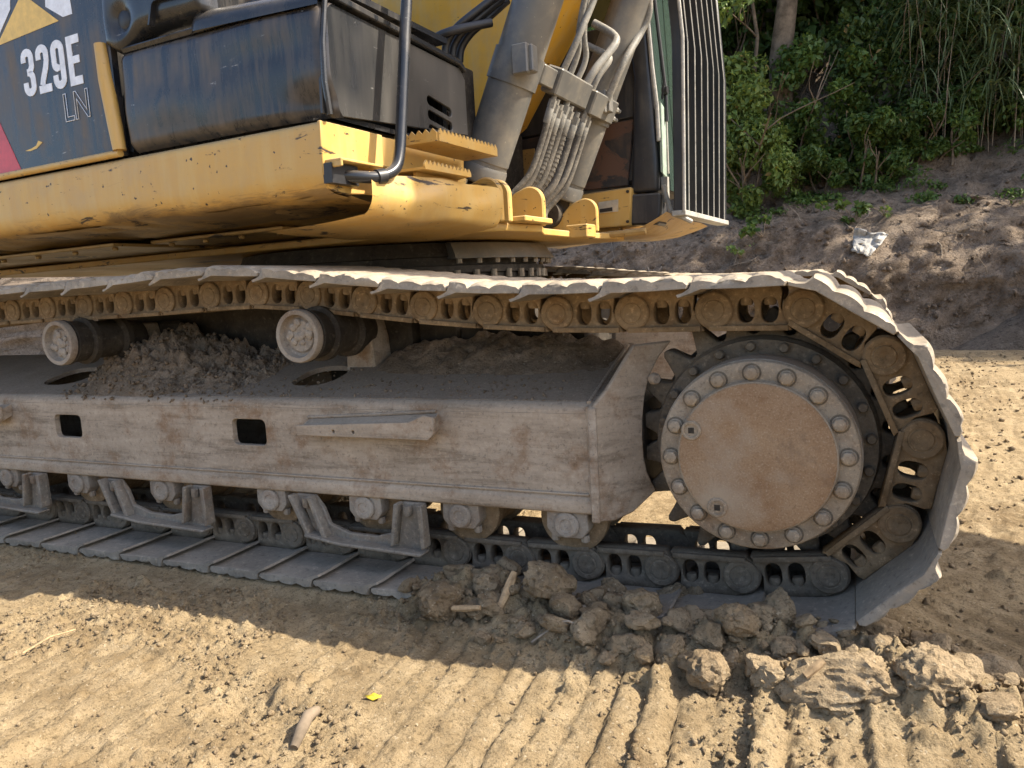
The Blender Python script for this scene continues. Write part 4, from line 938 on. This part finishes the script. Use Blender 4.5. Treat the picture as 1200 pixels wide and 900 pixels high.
# floor apron below the cab, bent and muddy
def apron(u, v):
    x = .30+u*.95; y = CY0-.10+v*.95*(1-.35*max(0, u-.7))
    z = 1.088+.016*math.sin(u*7)*(1-v)-.012*mnoise.noise(Vector((x*5, y*4, 1)))
    if u > .80: z += (u-.80)**1.5*.75*(1-.2*v)
    return (x, y, z)
bpart('cab_floor', MB().add(*sheet(apron, 50, 20)), 'yellow_under', ang=60)
bpart('cab_floor_edge', MB().tube([(.30, CY0-.10, 1.075), (.75, CY0-.10, 1.078), (1.15, CY0-.10, 1.085)], .016, 8), 'yellow_under')
# front guard
GX = 1.315
gu = bpart('front_guard', MB().prism([(GX-.045, 1.165), (GX, 1.160), (GX+.012, 1.93), (GX-.055, 2.75), (GX-.10, 2.75), (GX-.035, 1.93)], lambda u, w: (u, CY0-.045, w), lambda u, w: (u, CY0-.020, w)), 'guardbar', bev=.003)
bpart('guard_edge', MB().tube([(GX+.003, CY0-.045, 1.165), (GX+.015, CY0-.045, 1.93), (GX-.052, CY0-.045, 2.75)], .0085, 8), 'lightbar', gu)
bpart('guard_post', MB().prism([(GX-.04, 1.165), (GX, 1.160), (GX+.012, 1.93), (GX-.055, 2.75), (GX-.095, 2.75), (GX-.03, 1.93)], lambda u, w: (u, CY1-.03, w), lambda u, w: (u, CY1, w)), 'guardbar', gu, bev=.003)
bpart('guard_sill', MB().box((GX-.055, CY0-.05, 1.145), (GX+.012, CY1+.005, 1.170)), 'lightbar', gu, bev=.003)
nb = 7
for i in range(nb):
    y = CY0+.045+(CY1-.08-CY0-.045)*i/(nb-1)
    bpart('guard_bar', MB().prism([(GX-.036, 1.166), (GX+.002, 1.166), (GX+.014, 1.93), (GX-.054, 2.75), (GX-.092, 2.75), (GX-.024, 1.93)], lambda u, w: (u, y-.004, w), lambda u, w: (u, y+.004, w)), 'guardbar', gu)
    bpart('guard_bar_edge', MB().tube([(GX+.003, y, 1.168), (GX+.015, y, 1.93), (GX-.053, y, 2.75)], .0034, 6), 'lightbar', gu)
bpart('guard_cross_bar', MB().box((GX-.05, CY0-.02, 2.70), (GX-.02+.0, CY1, 2.74)), 'guardbar', gu)
bpart('guard_pale_strip', MB().box((GX-.032, CY0-.018, 1.175), (GX-.026, CY0+.040, 1.60)), 'glass_pale', gu)
# counterweight and engine house behind (out of frame, keeps the sun off)
bpart('engine_house', MB().box((-3.0, -1.40, 1.33), (.0, -.55, 2.30)).box((-3.0, -1.40, 1.33), (-.6, 1.40, 2.20)), 'black', bev=.03)
bpart('counterweight', MB().prism(circ(0, 0, 3.05, 16, 152, 208), lambda u, v: (u, v, 1.15), lambda u, v: (u, v, 2.2)), 'dark', bev=.05)

# ================================================================== SOIL LYING ABOUT
def lump(seed, sub=3, rough=.35, flat=.75, planes=4, hf=1.0):
    bm = bmesh.new(); bmesh.ops.create_icosphere(bm, subdivisions=sub, radius=1.0)
    rs = random.Random(seed); o = Vector((rs.uniform(0, 99), rs.uniform(0, 99), rs.uniform(0, 99)))
    pl = [(Vector((rs.gauss(0, 1), rs.gauss(0, 1), rs.gauss(0, 1))).normalized(), rs.uniform(.55, .85)) for _ in range(planes)]
    for v in bm.verts:
        p = v.co.copy()
        for n, d in pl:
            k = p.dot(n)
            if k > d: p -= n*(k-d)*.7
        p *= 1+rough*(mnoise.fractal(v.co*1.5+o, 1.0, 2.0, 2)*.5)+.12*(.5-abs(mnoise.noise(v.co*3.2+o))*2)+.09*hf*(.4-abs(mnoise.noise(v.co*7+o))*2)+hf*(.05*(.4-abs(mnoise.noise(v.co*15+o))*2)+.03*mnoise.noise(v.co*30+o) if sub > 2 else 0)
        p.z *= flat; v.co = p
    me = bpy.data.meshes.new('m'); bm.to_mesh(me); bm.free()
    me.polygons.foreach_set('use_smooth', [True]*len(me.polygons)); me.set_sharp_from_angle(angle=R(38)); me.materials.append(M['clod']); return me
LUMPS = [lump(s, 4) for s in range(6)]; SMALL = [lump(20+s, 3, .55) for s in range(6)]
def put_clod(x, y, r, lab, grp=None, mesh=None, sink=.35, sc=(1, 1, 1), z=None, rot=None):
    o = bpy.data.objects.new('dirt_clod', mesh or random.choice(LUMPS)); COL.objects.link(o)
    zz = (gz(x, y) if z is None else z)+r*(.62-sink)
    o.location = (x, y, zz); o.scale = (r*sc[0], r*sc[1], r*sc[2])
    o.rotation_euler = rot or (random.uniform(-.5, .5), random.uniform(-.5, .5), random.uniform(0, 6.28))
    return tag(o, lab, 'clod', grp)
put_clod(-.505, -.155, .066, 'big rounded earth clod below the track links, beside a splintered stick', mesh=LUMPS[0], sink=.2)
put_clod(-.362, -.075, .050, 'pointed upright brown clod leaning on the lower track chain', mesh=LUMPS[1], sink=.1, sc=(.75, .75, 1.35))
put_clod(-.262, -.165, .052, 'pale sunlit clod with a flat cracked face below the hub', mesh=LUMPS[2], sink=.2)
put_clod(-.075, -.345, .054, 'tall crumbly clod standing foremost in the sun', mesh=LUMPS[3], sink=.15, sc=(.85, .85, 1.15))
put_clod(-.030, -.225, .048, 'sunlit block of earth just behind the foremost clod', mesh=LUMPS[4], sink=.2)
put_clod(-.785, -.225, .064, 'broad crumbled clod at the left end of the clod pile', mesh=LUMPS[5], sink=.35)
put_clod(-.165, .020, .046, 'tilted slab of earth wedged against the chain under the hub', mesh=LUMPS[1], sink=.15, sc=(.6, .8, 1.2))
put_clod(-.225, -.01, .048, 'dark clod tucked under the chain left of the tilted slab', mesh=LUMPS[3], sink=.25)
put_clod(.055, -.150, .040, 'reddish clod lying before the lowest track shoe', mesh=LUMPS[0], sink=.2, sc=(1.2, .8, .8))
put_clod(.190, -.325, .092, 'large flat topped slab of dried earth at lower right', mesh=lump(71, 5, .45, .9, 3, .55), sink=.52, sc=(1.25, .9, .60), rot=(.05, -.1, .3))
put_clod(.345, -.300, .075, 'broken rounded slab of earth right of the large flat one', mesh=lump(72, 5, .45, .9, 3, .55), sink=.52, sc=(1.0, .85, .75), rot=(.1, .1, 1.2))
put_clod(.045, -.345, .040, 'middle sized clod left of the large flat slab', mesh=LUMPS[5], sink=.2)
put_clod(-.690, -.145, .036, 'small dark clod under the roller guard end', mesh=LUMPS[3], sink=.25)
put_clod(-.40, -.155, .030, 'narrow clod between the two biggest left clods', mesh=LUMPS[4], sink=.1, sc=(.7, .7, 1.2))
n_ = 0
for k in range(2500):
    x = random.uniform(-.98, .62); y = random.gauss(-.17-.10*max(0, x), .105)
    if y > .06 or float(pile_mask(np.array(x), np.array(y))) < random.uniform(.05, .6): continue
    r_ = .009+.031*random.random()**2.6
    zone = ('by the left tip', 'left of upright stick', 'beside biggest round clod', 'right of biggest clod', 'below hub left', 'below hub right', 'by large flat slab', 'by the right tip')[min(7, int((x+.98)/.2))]
    siz = 'nut sized' if r_ > .02 else ('pebble sized' if r_ > .0125 else 'crumb sized'); row = 'beside the chain' if y > -.12 else ('on pile crest' if y > -.22 else 'on pile foot')
    put_clod(x, y, r_, f'{siz} clod {row}, {zone}', 'small clods in the clod pile', SMALL[n_ % 6], .28, (random.uniform(.8, 1.3), random.uniform(.8, 1.2), random.uniform(.7, 1.1))); n_ += 1
    if n_ >= 285: break
for k in range(30):
    x = random.uniform(-2.0, .75); y = random.uniform(-1.15, -.35); r_ = .005+.008*random.random()**2
    put_clod(x, y, r_, 'tiny earth crumb on the trampled ground in front', 'crumbs on the trampled ground', SMALL[k % 6], .2)
for k in range(40):
    x = random.uniform(.4, 3.2); y = random.uniform(.5, 6.4); r_ = .012+.028*random.random()**2
    put_clod(x, y, r_, 'loose clod on the sunlit ground toward the bank', 'clods on the ground toward the bank', SMALL[k % 6], .45)
# fine grit
def grit(n, pick, r0, r1, name, mat):
    bm = bmesh.new(); bmesh.ops.create_icosphere(bm, subdivisions=1, radius=1.0); bv = np.array([v.co[:] for v in bm.verts]); bf = np.array([[v.index for v in f.verts] for f in bm.faces]); bm.free()
    V = []; Fc = []; nv = len(bv)
    for k in range(n):
        x, y, z = pick(); r_ = r0*(r1/r0)**(rng.random()**2)
        s = bv*(1+.35*rng.standard_normal((nv, 1)))*r_*rng.uniform(.7, 1.2, 3); a = rng.uniform(0, 6.28); ca, sa = math.cos(a), math.sin(a)
        s = np.stack([s[:, 0]*ca-s[:, 1]*sa, s[:, 0]*sa+s[:, 1]*ca, s[:, 2]], -1); V.append(s+np.array([x, y, z+r_*.35])); Fc.append(bf+k*nv)
    o = link_obj(name, arr_mesh(np.concatenate(V), np.concatenate(Fc), False), mat); return o
def pick_front():
    while True:
        x = random.uniform(-2.6, .85); y = random.uniform(-1.2, .1)
        d = .05+float(pile_mask(np.array(x), np.array(y)))*1.2+(.5 if float(fbm(np.array(x*2.2), np.array(y*2.2), 3, 200)) > .05 else 0)
        if random.random() < d: return x, y, gz(x, y)
go = grit(10000, pick_front, .0018, .0070, 'soil_grit', 'clod'); tag(go, 'fine loose soil grit scattered over the ground', 'grit', kind='stuff')
def pick_far():
    x = random.uniform(.35, 3.5); y = random.uniform(.1, 6.5); return x, y, gz(x, y)
go = grit(2600, pick_far, .004, .013, 'soil_lumps', 'clod'); tag(go, 'loose soil lumps scattered between the track and the bank', 'soil lumps', kind='stuff')
def pick_bank():
    x = random.uniform(-4.5, 4.0); z = random.uniform(.1, 2.0); p = bank_hit(x, z); return p.x, p.y-.02, p.z
go = grit(1500, pick_bank, .006, .034, 'bank_rubble', 'bank'); tag(go, 'loose lumps of dark soil lying on the bank face', 'soil lumps', kind='stuff')

# heap of soil lying on the track frame
def heap(u, v):
    x = -2.46+u*.86; y = -.055+v*.36
    base = .552+SL*(y+.06)
    w_ = math.sin(math.pi*min(1, max(0, u)))**.45*min(1, (v/.45))**.9
    hgt = (.085+.05*math.sin(u*5+.6)-.05*max(0, .35-u))*w_
    sh = .18*(1-u)**1.5
    n = mnoise.fractal(Vector((x*14, y*14, 3)), 1.0, 2.0, 3)*.034+abs(mnoise.noise(Vector((x*34, y*34, 8))))*.030+mnoise.noise(Vector((x*85, y*85, 1)))*.006
    return (x, y+sh*0, base-.012+max(0, hgt)+n*w_*1.3)
hp = MB().add(*sheet(heap, 150, 64)).mesh(ang=60)
ho_ = link_obj('soil_heap', hp, 'heap'); tag(ho_, 'crumbly grey brown soil heaped on the track frame between the carrier rollers', 'soil heap')
def pick_heap():
    u = random.uniform(.02, .98); v = random.random()**.8; p = heap(u, v); return p[0], p[1]-random.random()*.02, p[2]
hl = grit(900, pick_heap, .003, .010, 'heap_lumps', 'heap'); hl.parent = ho_; hl['kind'] = 'stuff'
def pick_spill():
    x = random.uniform(-2.5, -.5); y = FY+.02+abs(random.gauss(0, .12)); y = min(y, .33); return x, y, .553+SL*(y-FY)
sg = grit(700, pick_spill, .002, .006, 'frame_grit', 'heap'); tag(sg, 'thin grit spilled over the sloping top of the track frame', 'grit', kind='stuff')

def ridge(u, v):
    x = -1.22+u*.80; y = .10+v*.23; base = .552+SL*(y+.06)
    w_ = math.sin(math.pi*u)**.4*min(1, v/.6)**1.1
    n = mnoise.fractal(Vector((x*13, y*13, 9)), 1.0, 2.0, 3)*.030+abs(mnoise.noise(Vector((x*38, y*38, 2))))*.016
    return (x, y, base-.008+w_*(.052+n))
rg = link_obj('soil_ridge', MB().add(*sheet(ridge, 120, 40)).mesh(ang=60), 'heap'); tag(rg, 'low ridge of dark soil lying behind on the frame top beneath the upper chain', 'soil heap')

# sticks, leaf, stone
def stick_obj(name, pts, rs, lab, cat='stick', mat='wood', n=7):
    o = link_obj(name, MB().tube(pts, rs, n).mesh(ang=50), mat); return tag(o, lab, cat)
stick_obj('broken_stick', [(-.625, -.235, .035), (-.612, -.205, .072), (-.603, -.180, .105), (-.598, -.165, .128)], [.007, .012, .013, .009], 'splintered upright stick poking out of the clod pile')
stick_obj('broken_stick', [(-.735, -.260, .050), (-.70, -.262, .056), (-.655, -.258, .062)], [.007, .009, .006], 'short split stick lying flat left of the upright one')
stick_obj('broken_stick', [(.118, -.378, .075), (.140, -.366, .092), (.152, -.36, .103)], [.008, .009, .007], 'stubby yellowish wood piece beside the large flat slab')
x0, y0 = -.812, -.79
stick_obj('dry_root', [(x0+.018, y0-.02, gz(x0, y0)+.008), (x0+.008, y0+.015, gz(x0, y0)+.022), (x0-.006, y0+.055, gz(x0, y0)+.028), (x0-.012, y0+.085, gz(x0, y0)+.020), (x0-.022, y0+.105, gz(x0, y0)+.012)], [.009, .0125, .013, .011, .006], 'thick curled grey root lying on the ground at lower left', 'root', 'bark', 9)
stick_obj('straw_twig', [(-1.72, -.74, gz(-1.72, -.74)+.012), (-1.70, -.68, gz(-1.70, -.68)+.016), (-1.685, -.62, gz(-1.685, -.62)+.02)], [.0025, .003, .002], 'thin straw coloured stem at the far left of the lit ground', 'stem')
stick_obj('straw_twig', smooth_path([(-.50, -.30, gz(-.5, -.3)+.006), (-.46, -.285, gz(-.46, -.285)+.022), (-.41, -.28, gz(-.41, -.28)+.024), (-.36, -.29, gz(-.36, -.29)+.006)], 5), .0028, 'pale thin rootlet arched over the soil below the big clod', 'stem', 'root', 6)
def leafpiece(name, c, s, lab, mat, cat, seed):
    rs = random.Random(seed); vs = [(0, 0, .006)]; n = 9
    for k in range(n): a = 2*math.pi*k/n; r_ = s*rs.uniform(.6, 1.1); vs.append((r_*math.cos(a), r_*math.sin(a)*.6, .004+s*.45*rs.random()))
    fs = [(0, 1+k, 1+(k+1) % n) for k in range(n)]; mb = MB().add([(c[0]+a, c[1]+b, c[2]+z) for a, b, z in vs], fs)
    o = link_obj(name, mb.mesh(ang=20), mat); sd = o.modifiers.new('thickness', 'SOLIDIFY'); sd.thickness = .0015; return tag(o, lab, cat)
leafpiece('dead_leaf', (-.748, -.60, gz(-.748, -.60)), .022, 'bright yellow dead leaf on the sunlit ground', 'yleaf', 'leaf', 3)
o = put_clod(1.28, 2.15, .12, 'pale flat stone on the sunlit ground right of the sprocket', mesh=lump(60, 3), sink=.45, sc=(1.3, .8, .45)); o.name = 'flat_stone'; o['category'] = 'stone'
o.data.materials.clear(); o.data.materials.append(M['stone'])

# ================================================================== VEGETATION
def leaf_cloud(centres, n, size, spread, mat, droop=.3, seed=1, shell=True, aspect=.55):
    """many folded leaves spread through clumps: returns a mesh"""
    r_ = np.random.default_rng(seed); C_ = np.array(centres, float); k = r_.integers(0, len(C_), n)
    d = r_.standard_normal((n, 3)); d /= np.linalg.norm(d, axis=1, keepdims=True)
    rad = r_.random(n)**(.45 if shell else .8)
    Pn = C_[k, :3]+d*(rad*C_[k, 3])[:, None]*np.array(spread)
    ax_ = d*.6+r_.standard_normal((n, 3))*.6; ax_[:, 2] -= droop; ax_ /= np.linalg.norm(ax_, axis=1, keepdims=True)
    nn = r_.standard_normal((n, 3))*.6+d*.5; nn[:, 2] += .7; b = np.cross(ax_, nn); b /= np.linalg.norm(b, axis=1, keepdims=True)+1e-9
    nn = np.cross(b, ax_)
    L = size*r_.uniform(.4, 1.7, n)[:, None]; Wd = L*aspect*r_.uniform(.7, 1.2, n)[:, None]
    v0 = Pn-ax_*L*.5; v1 = Pn+b*Wd*.5+nn*L*.10-ax_*L*.05; v2 = Pn+ax_*L*.5-nn*L*.10; v3 = Pn-b*Wd*.5+nn*L*.10-ax_*L*.05
    V = np.stack([v0, v1, v2, v3], 1).reshape(-1, 3); q = np.arange(n)*4
    Fc = np.concatenate([np.stack([q, q+1, q+2], 1), np.stack([q, q+2, q+3], 1)])
    return arr_mesh(V, Fc, False)
def branch(p, d, L, r0, depth, mb, tips, rs):
    pts = [Vector(p)]; dd = Vector(d).normalized(); n = 5
    for i in range(n):
        dd = (dd+Vector((rs.gauss(0, .14), rs.gauss(0, .14), rs.gauss(0, .08)))).normalized(); pts.append(pts[-1]+dd*(L/n))
    mb.tube(pts, [r0*(1-.55*i/n) for i in range(n+1)], 8 if depth > 1 else 5); tips.append(tuple(pts[-1])); 
    if depth > 0:
        for k in range(rs.randint(2, 3)):
            i = rs.randint(2, n); nd = dd+Vector((rs.gauss(0, .7), rs.gauss(0, .7), rs.uniform(-.1, .6))); branch(pts[i], nd, L*rs.uniform(.5, .75), r0*.5, depth-1, mb, tips, rs)
def shrub(x, y, w_, h_, n, size, mat, lab, seed, grp='shrubs growing on the bank', zb=None, droop=.3):
    rs = random.Random(seed); zb = bank_top(x, y)-.05 if zb is None else zb
    e = empty('shrub', (x, y, zb)); tag(e, lab, 'shrub', grp)
    mb = MB(); tips = []
    for k in range(rs.randint(4, 6)): branch((x+rs.uniform(-.3, .3)*w_, y+rs.uniform(-.1, .1), zb-.05), (rs.gauss(0, .35), rs.gauss(-.1, .3), 1), h_*rs.uniform(.45, .8), .018, 1, mb, tips, rs)
    link_obj('stem', mb.mesh(), 'bark', e)
    cs = []
    for k in range(int(10+n/300)):
        px = x+rs.uniform(-.5, .5)*w_; pz = zb+h_*rs.uniform(.08, 1.0); py = y+rs.uniform(-.28, .35)*w_*.7-.12
        cs.append((px, py, pz, rs.uniform(.10, .26)*min(w_, h_)))
    link_obj('foliage', leaf_cloud(cs, n, size, (1, .9, .85), mat, droop, seed), mat, e)
    link_obj('dry_foliage', leaf_cloud(cs, n//60, size*.9, (1, .9, .85), 'dry_leaf', droop, seed+900), 'dry_leaf', e)
    return e
def tree(x, y, h_, cr, cz, n, size, mat, lab, seed, r0=.12, grp='trees on top of the bank', lean=(0, 0)):
    rs = random.Random(seed); zb = bank_top(x, y)-.1
    e = empty('tree', (x, y, zb)); tag(e, lab, 'tree', grp)
    mb = MB(); tips = []; pts = [Vector((x, y, zb))]; m = 8
    for i in range(m): pts.append(Vector((x+lean[0]*(i+1)/m+rs.gauss(0, .05), y+lean[1]*(i+1)/m+rs.gauss(0, .05), zb+h_*(i+1)/m)))
    mb.tube(pts, [r0*(1-.7*i/m) for i in range(m+1)], 12)
    for k in range(7):
        i = rs.randint(3, m); a = rs.uniform(0, 6.28); branch(pts[i], (math.cos(a), math.sin(a), .6), cr*rs.uniform(.6, 1.0), r0*.4, 1, mb, tips, rs)
    link_obj('trunk', mb.mesh(), 'bark', e)
    cs = [(t_[0], t_[1], t_[2], cr*rs.uniform(.20, .36)) for t_ in tips]
    for k in range(16):
        a = rs.uniform(0, 6.28); q_ = cr*rs.uniform(.2, .95); cs.append((x+lean[0]+q_*math.cos(a), y+lean[1]+q_*math.sin(a)*.8, cz+rs.uniform(-1, 1)*h_*.30, cr*rs.uniform(.22, .42)))
    link_obj('crown', leaf_cloud(cs, n, size, (1, 1, .8), mat, .3, seed), mat, e)
    return e
# plants in view, placed along the top of the bank (x from left to right)
SH = [(-2.6, 8.7, 1.5, 2.0, 7000, .085, 'leaf1', 'dark leafy shrub partly hidden behind the cab guard'),
      (-1.45, 8.45, 1.2, 1.9, 7000, .080, 'leaf2', 'bright leafed climbing shrub right beside the cab guard'),
      (-.95, 8.15, .9, 1.15, 5000, .066, 'leaf2', 'low pale leafed shrub hanging over the bank edge near the guard'),
      (-.28, 8.8, 1.1, 1.6, 6000, .072, 'leaf1', 'tall mid green shrub right of the bare thin trunk'),
      (.15, 8.55, 1.1, .9, 5200, .06, 'leaf1', 'low creeping green shrub spilling over the bank middle'),
      (.75, 9.2, 1.5, 2.2, 8500, .072, 'leaf3', 'dense dark shrub in the middle of the green wall'),
      (1.0, 8.75, 1.0, .8, 4200, .055, 'leaf1', 'low ground covering shrub below the dark middle one'),
      (1.65, 9.3, 1.5, 2.1, 8500, .072, 'leaf3', 'dense dark shrub behind the reeds on the right'),
      (2.6, 9.2, 1.6, 2.2, 6500, .075, 'leaf1', 'green shrub at the right edge of the picture')]
for i, s in enumerate(SH): shrub(*s[:7], s[7], 500+i)
BK = [(-3.2, 10.4, 2.2, 4.2), (-1.6, 10.3, 2.2, 4.0), (.0, 10.5, 2.2, 4.4), (1.5, 10.4, 2.2, 4.0), (3.0, 10.5, 2.2, 4.2)]
BL = ['tall dark thicket behind the cab roof line', 'tall dark thicket behind the bright climbing shrub', 'tall dark thicket behind the pale trunk', 'tall dark thicket behind the middle shrubs', 'tall dark thicket behind the reeds at far right']
for i, (x, y, w_, h_) in enumerate(BK): shrub(x, y, w_, h_, 9500, .13, 'leaf3', BL[i], 540+i, 'thickets behind the shrubs')
tree(-.66, 8.95, 5.5, 1.6, 6.6, 4200, .12, 'leaf1', 'grey barked tree trunk rising behind the leafy shrubs', 560, .17)
tree(-.98, 8.75, 4.6, .9, 6.2, 2200, .10, 'leaf2', 'thin bare pale sapling stem beside the cab guard', 561, .032, lean=(.1, .2))
for i, (x, y) in enumerate(((1.9, 11.0), (3.6, 11.1), (5.3, 10.9), (7.0, 10.5), (8.8, 10.3), (10.6, 10.4), (12.6, 10.3))):
    tree(x, y, 6.5, 2.0, 6.6, 3200, .17, 'leaf1' if i % 2 else 'leaf3', 'leafy tree on the bank top beyond the right of the picture', 570+i, .15)
for i, (x, y) in enumerate(((-3.0, 11.8), (-.4, 12.0), (1.2, 12.2))):
    tree(x, y, 6.0, 2.2, 5.6, 4200, .17, 'leaf3', 'dark tree standing behind the thickets, trunk hidden', 585+i, .15, 'trees behind the thickets')
# reeds, top right
def reeds(x, y, n, h_, lab, seed):
    rs = random.Random(seed); zb = bank_top(x, y)-.05; e = empty('reed_clump', (x, y, zb)); tag(e, lab, 'reeds', 'reed clumps on the bank')
    V = []; Fc = []; mb = MB()
    for k in range(n):
        bx_, by_ = x+rs.gauss(0, .28), y+rs.gauss(0, .2); H_ = h_*rs.uniform(.6, 1.1); lx, ly = rs.gauss(-.10, .25), rs.gauss(-.25, .2)
        cane = [Vector((bx_+lx*t_*t_, by_+ly*t_*t_, zb+H_*t_)) for t_ in (0, .35, .7, 1)]; (mb.tube(cane, [.005, .0045, .0035, .002], 5) if k % 3 == 0 else None)
        for j in range(16):
            t_ = rs.uniform(.25, 1); p = Vector((bx_+lx*t_*t_, by_+ly*t_*t_, zb+H_*t_)); a = rs.uniform(0, 6.28); L_ = rs.uniform(.35, .75); d = Vector((math.cos(a), math.sin(a), 0)); s_ = Vector((-d.y, d.x, 0))*.014
            o_ = len(V); seg = 5
            for q_ in range(seg+1):
                f_ = q_/seg; c_ = p+d*(L_*f_*.75)+Vector((0, 0, L_*(.55*f_-1.15*f_*f_))); w_ = (1-f_)**.7+.02; V += [tuple(c_-s_*w_), tuple(c_+s_*w_)]
            for q_ in range(seg): Fc.append((o_+2*q_, o_+2*q_+1, o_+2*q_+3, o_+2*q_+2))
    link_obj('cane', mb.mesh(), 'root', e); link_obj('foliage', arr_mesh(V, Fc, False), 'reed', e)
reeds(1.35, 9.0, 34, 2.5, 'drooping grey green reed clump left of the tallest reeds', 600)
reeds(2.05, 8.9, 44, 2.7, 'tallest drooping reed clump at the top right corner', 601)
reeds(2.9, 9.0, 30, 2.6, 'reed clump cut off by the right picture edge', 602)
# small plants on the bank face
def bank_plant(x, z, s, n, mat, lab, seed):
    p = bank_hit(x, z); e = empty('weed', tuple(p)); tag(e, lab, 'weed', 'weeds on the bank face'); rs = random.Random(seed); mb = MB(); cs = []
    for k in range(6):
        q_ = p+Vector((rs.gauss(0, .5)*s, -.05-rs.random()*.12, rs.uniform(.0, .8)*s)); mb.tube([p+Vector((0, .03, -.02)), (p+q_)/2+Vector((0, -.03, .02)), q_], [.006, .005, .003], 5); cs.append((*q_, s*.32))
    link_obj('stem', mb.mesh(), 'root', e); link_obj('foliage', leaf_cloud(cs, n, s*.26, (1, .8, .7), mat, .2, seed, True, .7), mat, e)
bank_plant(-.74, 1.28, .24, 130, 'leaf1', 'small weed on the bank close right of the cab guard', 610)
bank_plant(.22, 1.36, .26, 150, 'leaf1', 'leafy green weed on the bank just above the pale plastic scrap', 611)
bank_plant(.52, 1.42, .14, 40, 'leaf2', 'tiny weed on the bank right of the plastic scrap', 612)
bank_plant(-.98, 1.05, .16, 50, 'leaf2', 'sprawling low weed beneath the small weed by the guard', 613)
bank_plant(1.75, 1.45, .10, 24, 'leaf2', 'tiny seedling on the bank near the right edge', 614)
# plastic scrap
BAGP = bank_hit(.36, 1.13)
def bag(u, v):
    A_, B_, C_, D_ = (-.15, .15), (.19, .07), (.01, -.16), (-.17, -.10)
    x = A_[0]*(1-u)*v+B_[0]*u*v+C_[0]*u*(1-v)+D_[0]*(1-u)*(1-v); z = A_[1]*(1-u)*v+B_[1]*u*v+C_[1]*u*(1-v)+D_[1]*(1-u)*(1-v)
    n = mnoise.noise(Vector((u*3.1, v*2.7, 5))); n2 = mnoise.noise(Vector((u*8, v*7, 2)))
    h = bank_hit(BAGP.x+x, BAGP.z+z)
    return (h.x+.02*n2, min(h.y, BAGP.y+.10)-.025-.07*abs(n)-.03*abs(n2), h.z+.025*n)
bo_ = link_obj('plastic_scrap', MB().add(*sheet(bag, 18, 16)).mesh(ang=12), 'bag'); bo_.modifiers.new('thickness', 'SOLIDIFY').thickness = .002
tag(bo_, 'crumpled pale grey plastic scrap lying on the dark bank', 'plastic scrap')
# hanging roots
for k in range(34):
    x = random.uniform(-3.6, 3.0); z = random.uniform(.55, 1.9); p = bank_hit(x, z); L_ = random.uniform(.15, .5); pts = [p+Vector((0, .03, 0))]
    d = Vector((random.gauss(0, .5), -.12, -1 if random.random() < .75 else .2)).normalized()
    for j in range(6):
        d = (d+Vector((random.gauss(0, .35), random.gauss(-.02, .1), random.gauss(-.05, .2)))).normalized(); q_ = pts[-1]+d*L_/6; h = bank_hit(q_.x, q_.z); pts.append(Vector((q_.x, min(q_.y, h.y-.015), q_.z)))
    o = link_obj('bank_root', MB().tube(pts, [.007*(1-.12*j) for j in range(7)], 5).mesh(), 'root')
    tag(o, 'thin pale bare root hanging on the dark bank face', 'root', 'bare roots on the bank')
# low growth along the bank brow
gv = []
for k in range(60):
    x = random.uniform(-3.5, 3.4); y = random.uniform(7.9, 9.0); gv.append((x, y, bank_top(x, y)+.04, random.uniform(.08, .22)))
go = link_obj('ground_cover', leaf_cloud(gv, 6500, .045, (1.2, .9, .5), 'leaf1', .1, 77), 'leaf1'); tag(go, 'low green ground cover along the brow of the bank', 'ground cover', kind='stuff')

# alike neighbours are told apart by their order from left to right
from collections import defaultdict
same = defaultdict(list)
for o in list(COL.objects):
    if o.parent is None and o.get('label') and o.get('group'): same[(o['group'], o['label'])].append(o)
ORD = ['first', 'second', 'third']+[f'{k}th' if k % 10 not in (1, 2, 3) or k in (11, 12, 13) else f"{k}{ {1: 'st', 2: 'nd', 3: 'rd'}[k % 10] }" for k in range(4, 80)]
def screen_x(o):
    if o.type == 'EMPTY': p = o.location.copy()
    elif o.location.length > 1e-6: p = o.location.copy()
    else: p = Vector(o.data.vertices[0].co)
    v = p-CAMP; return v.dot(r2)/max(.05, v.dot(fw))
for (g_, lab), os_ in same.items():
    if len(os_) > 1:
        for k, o in enumerate(sorted(os_, key=screen_x)): o['label'] = f'{lab}, {ORD[k]} from left'
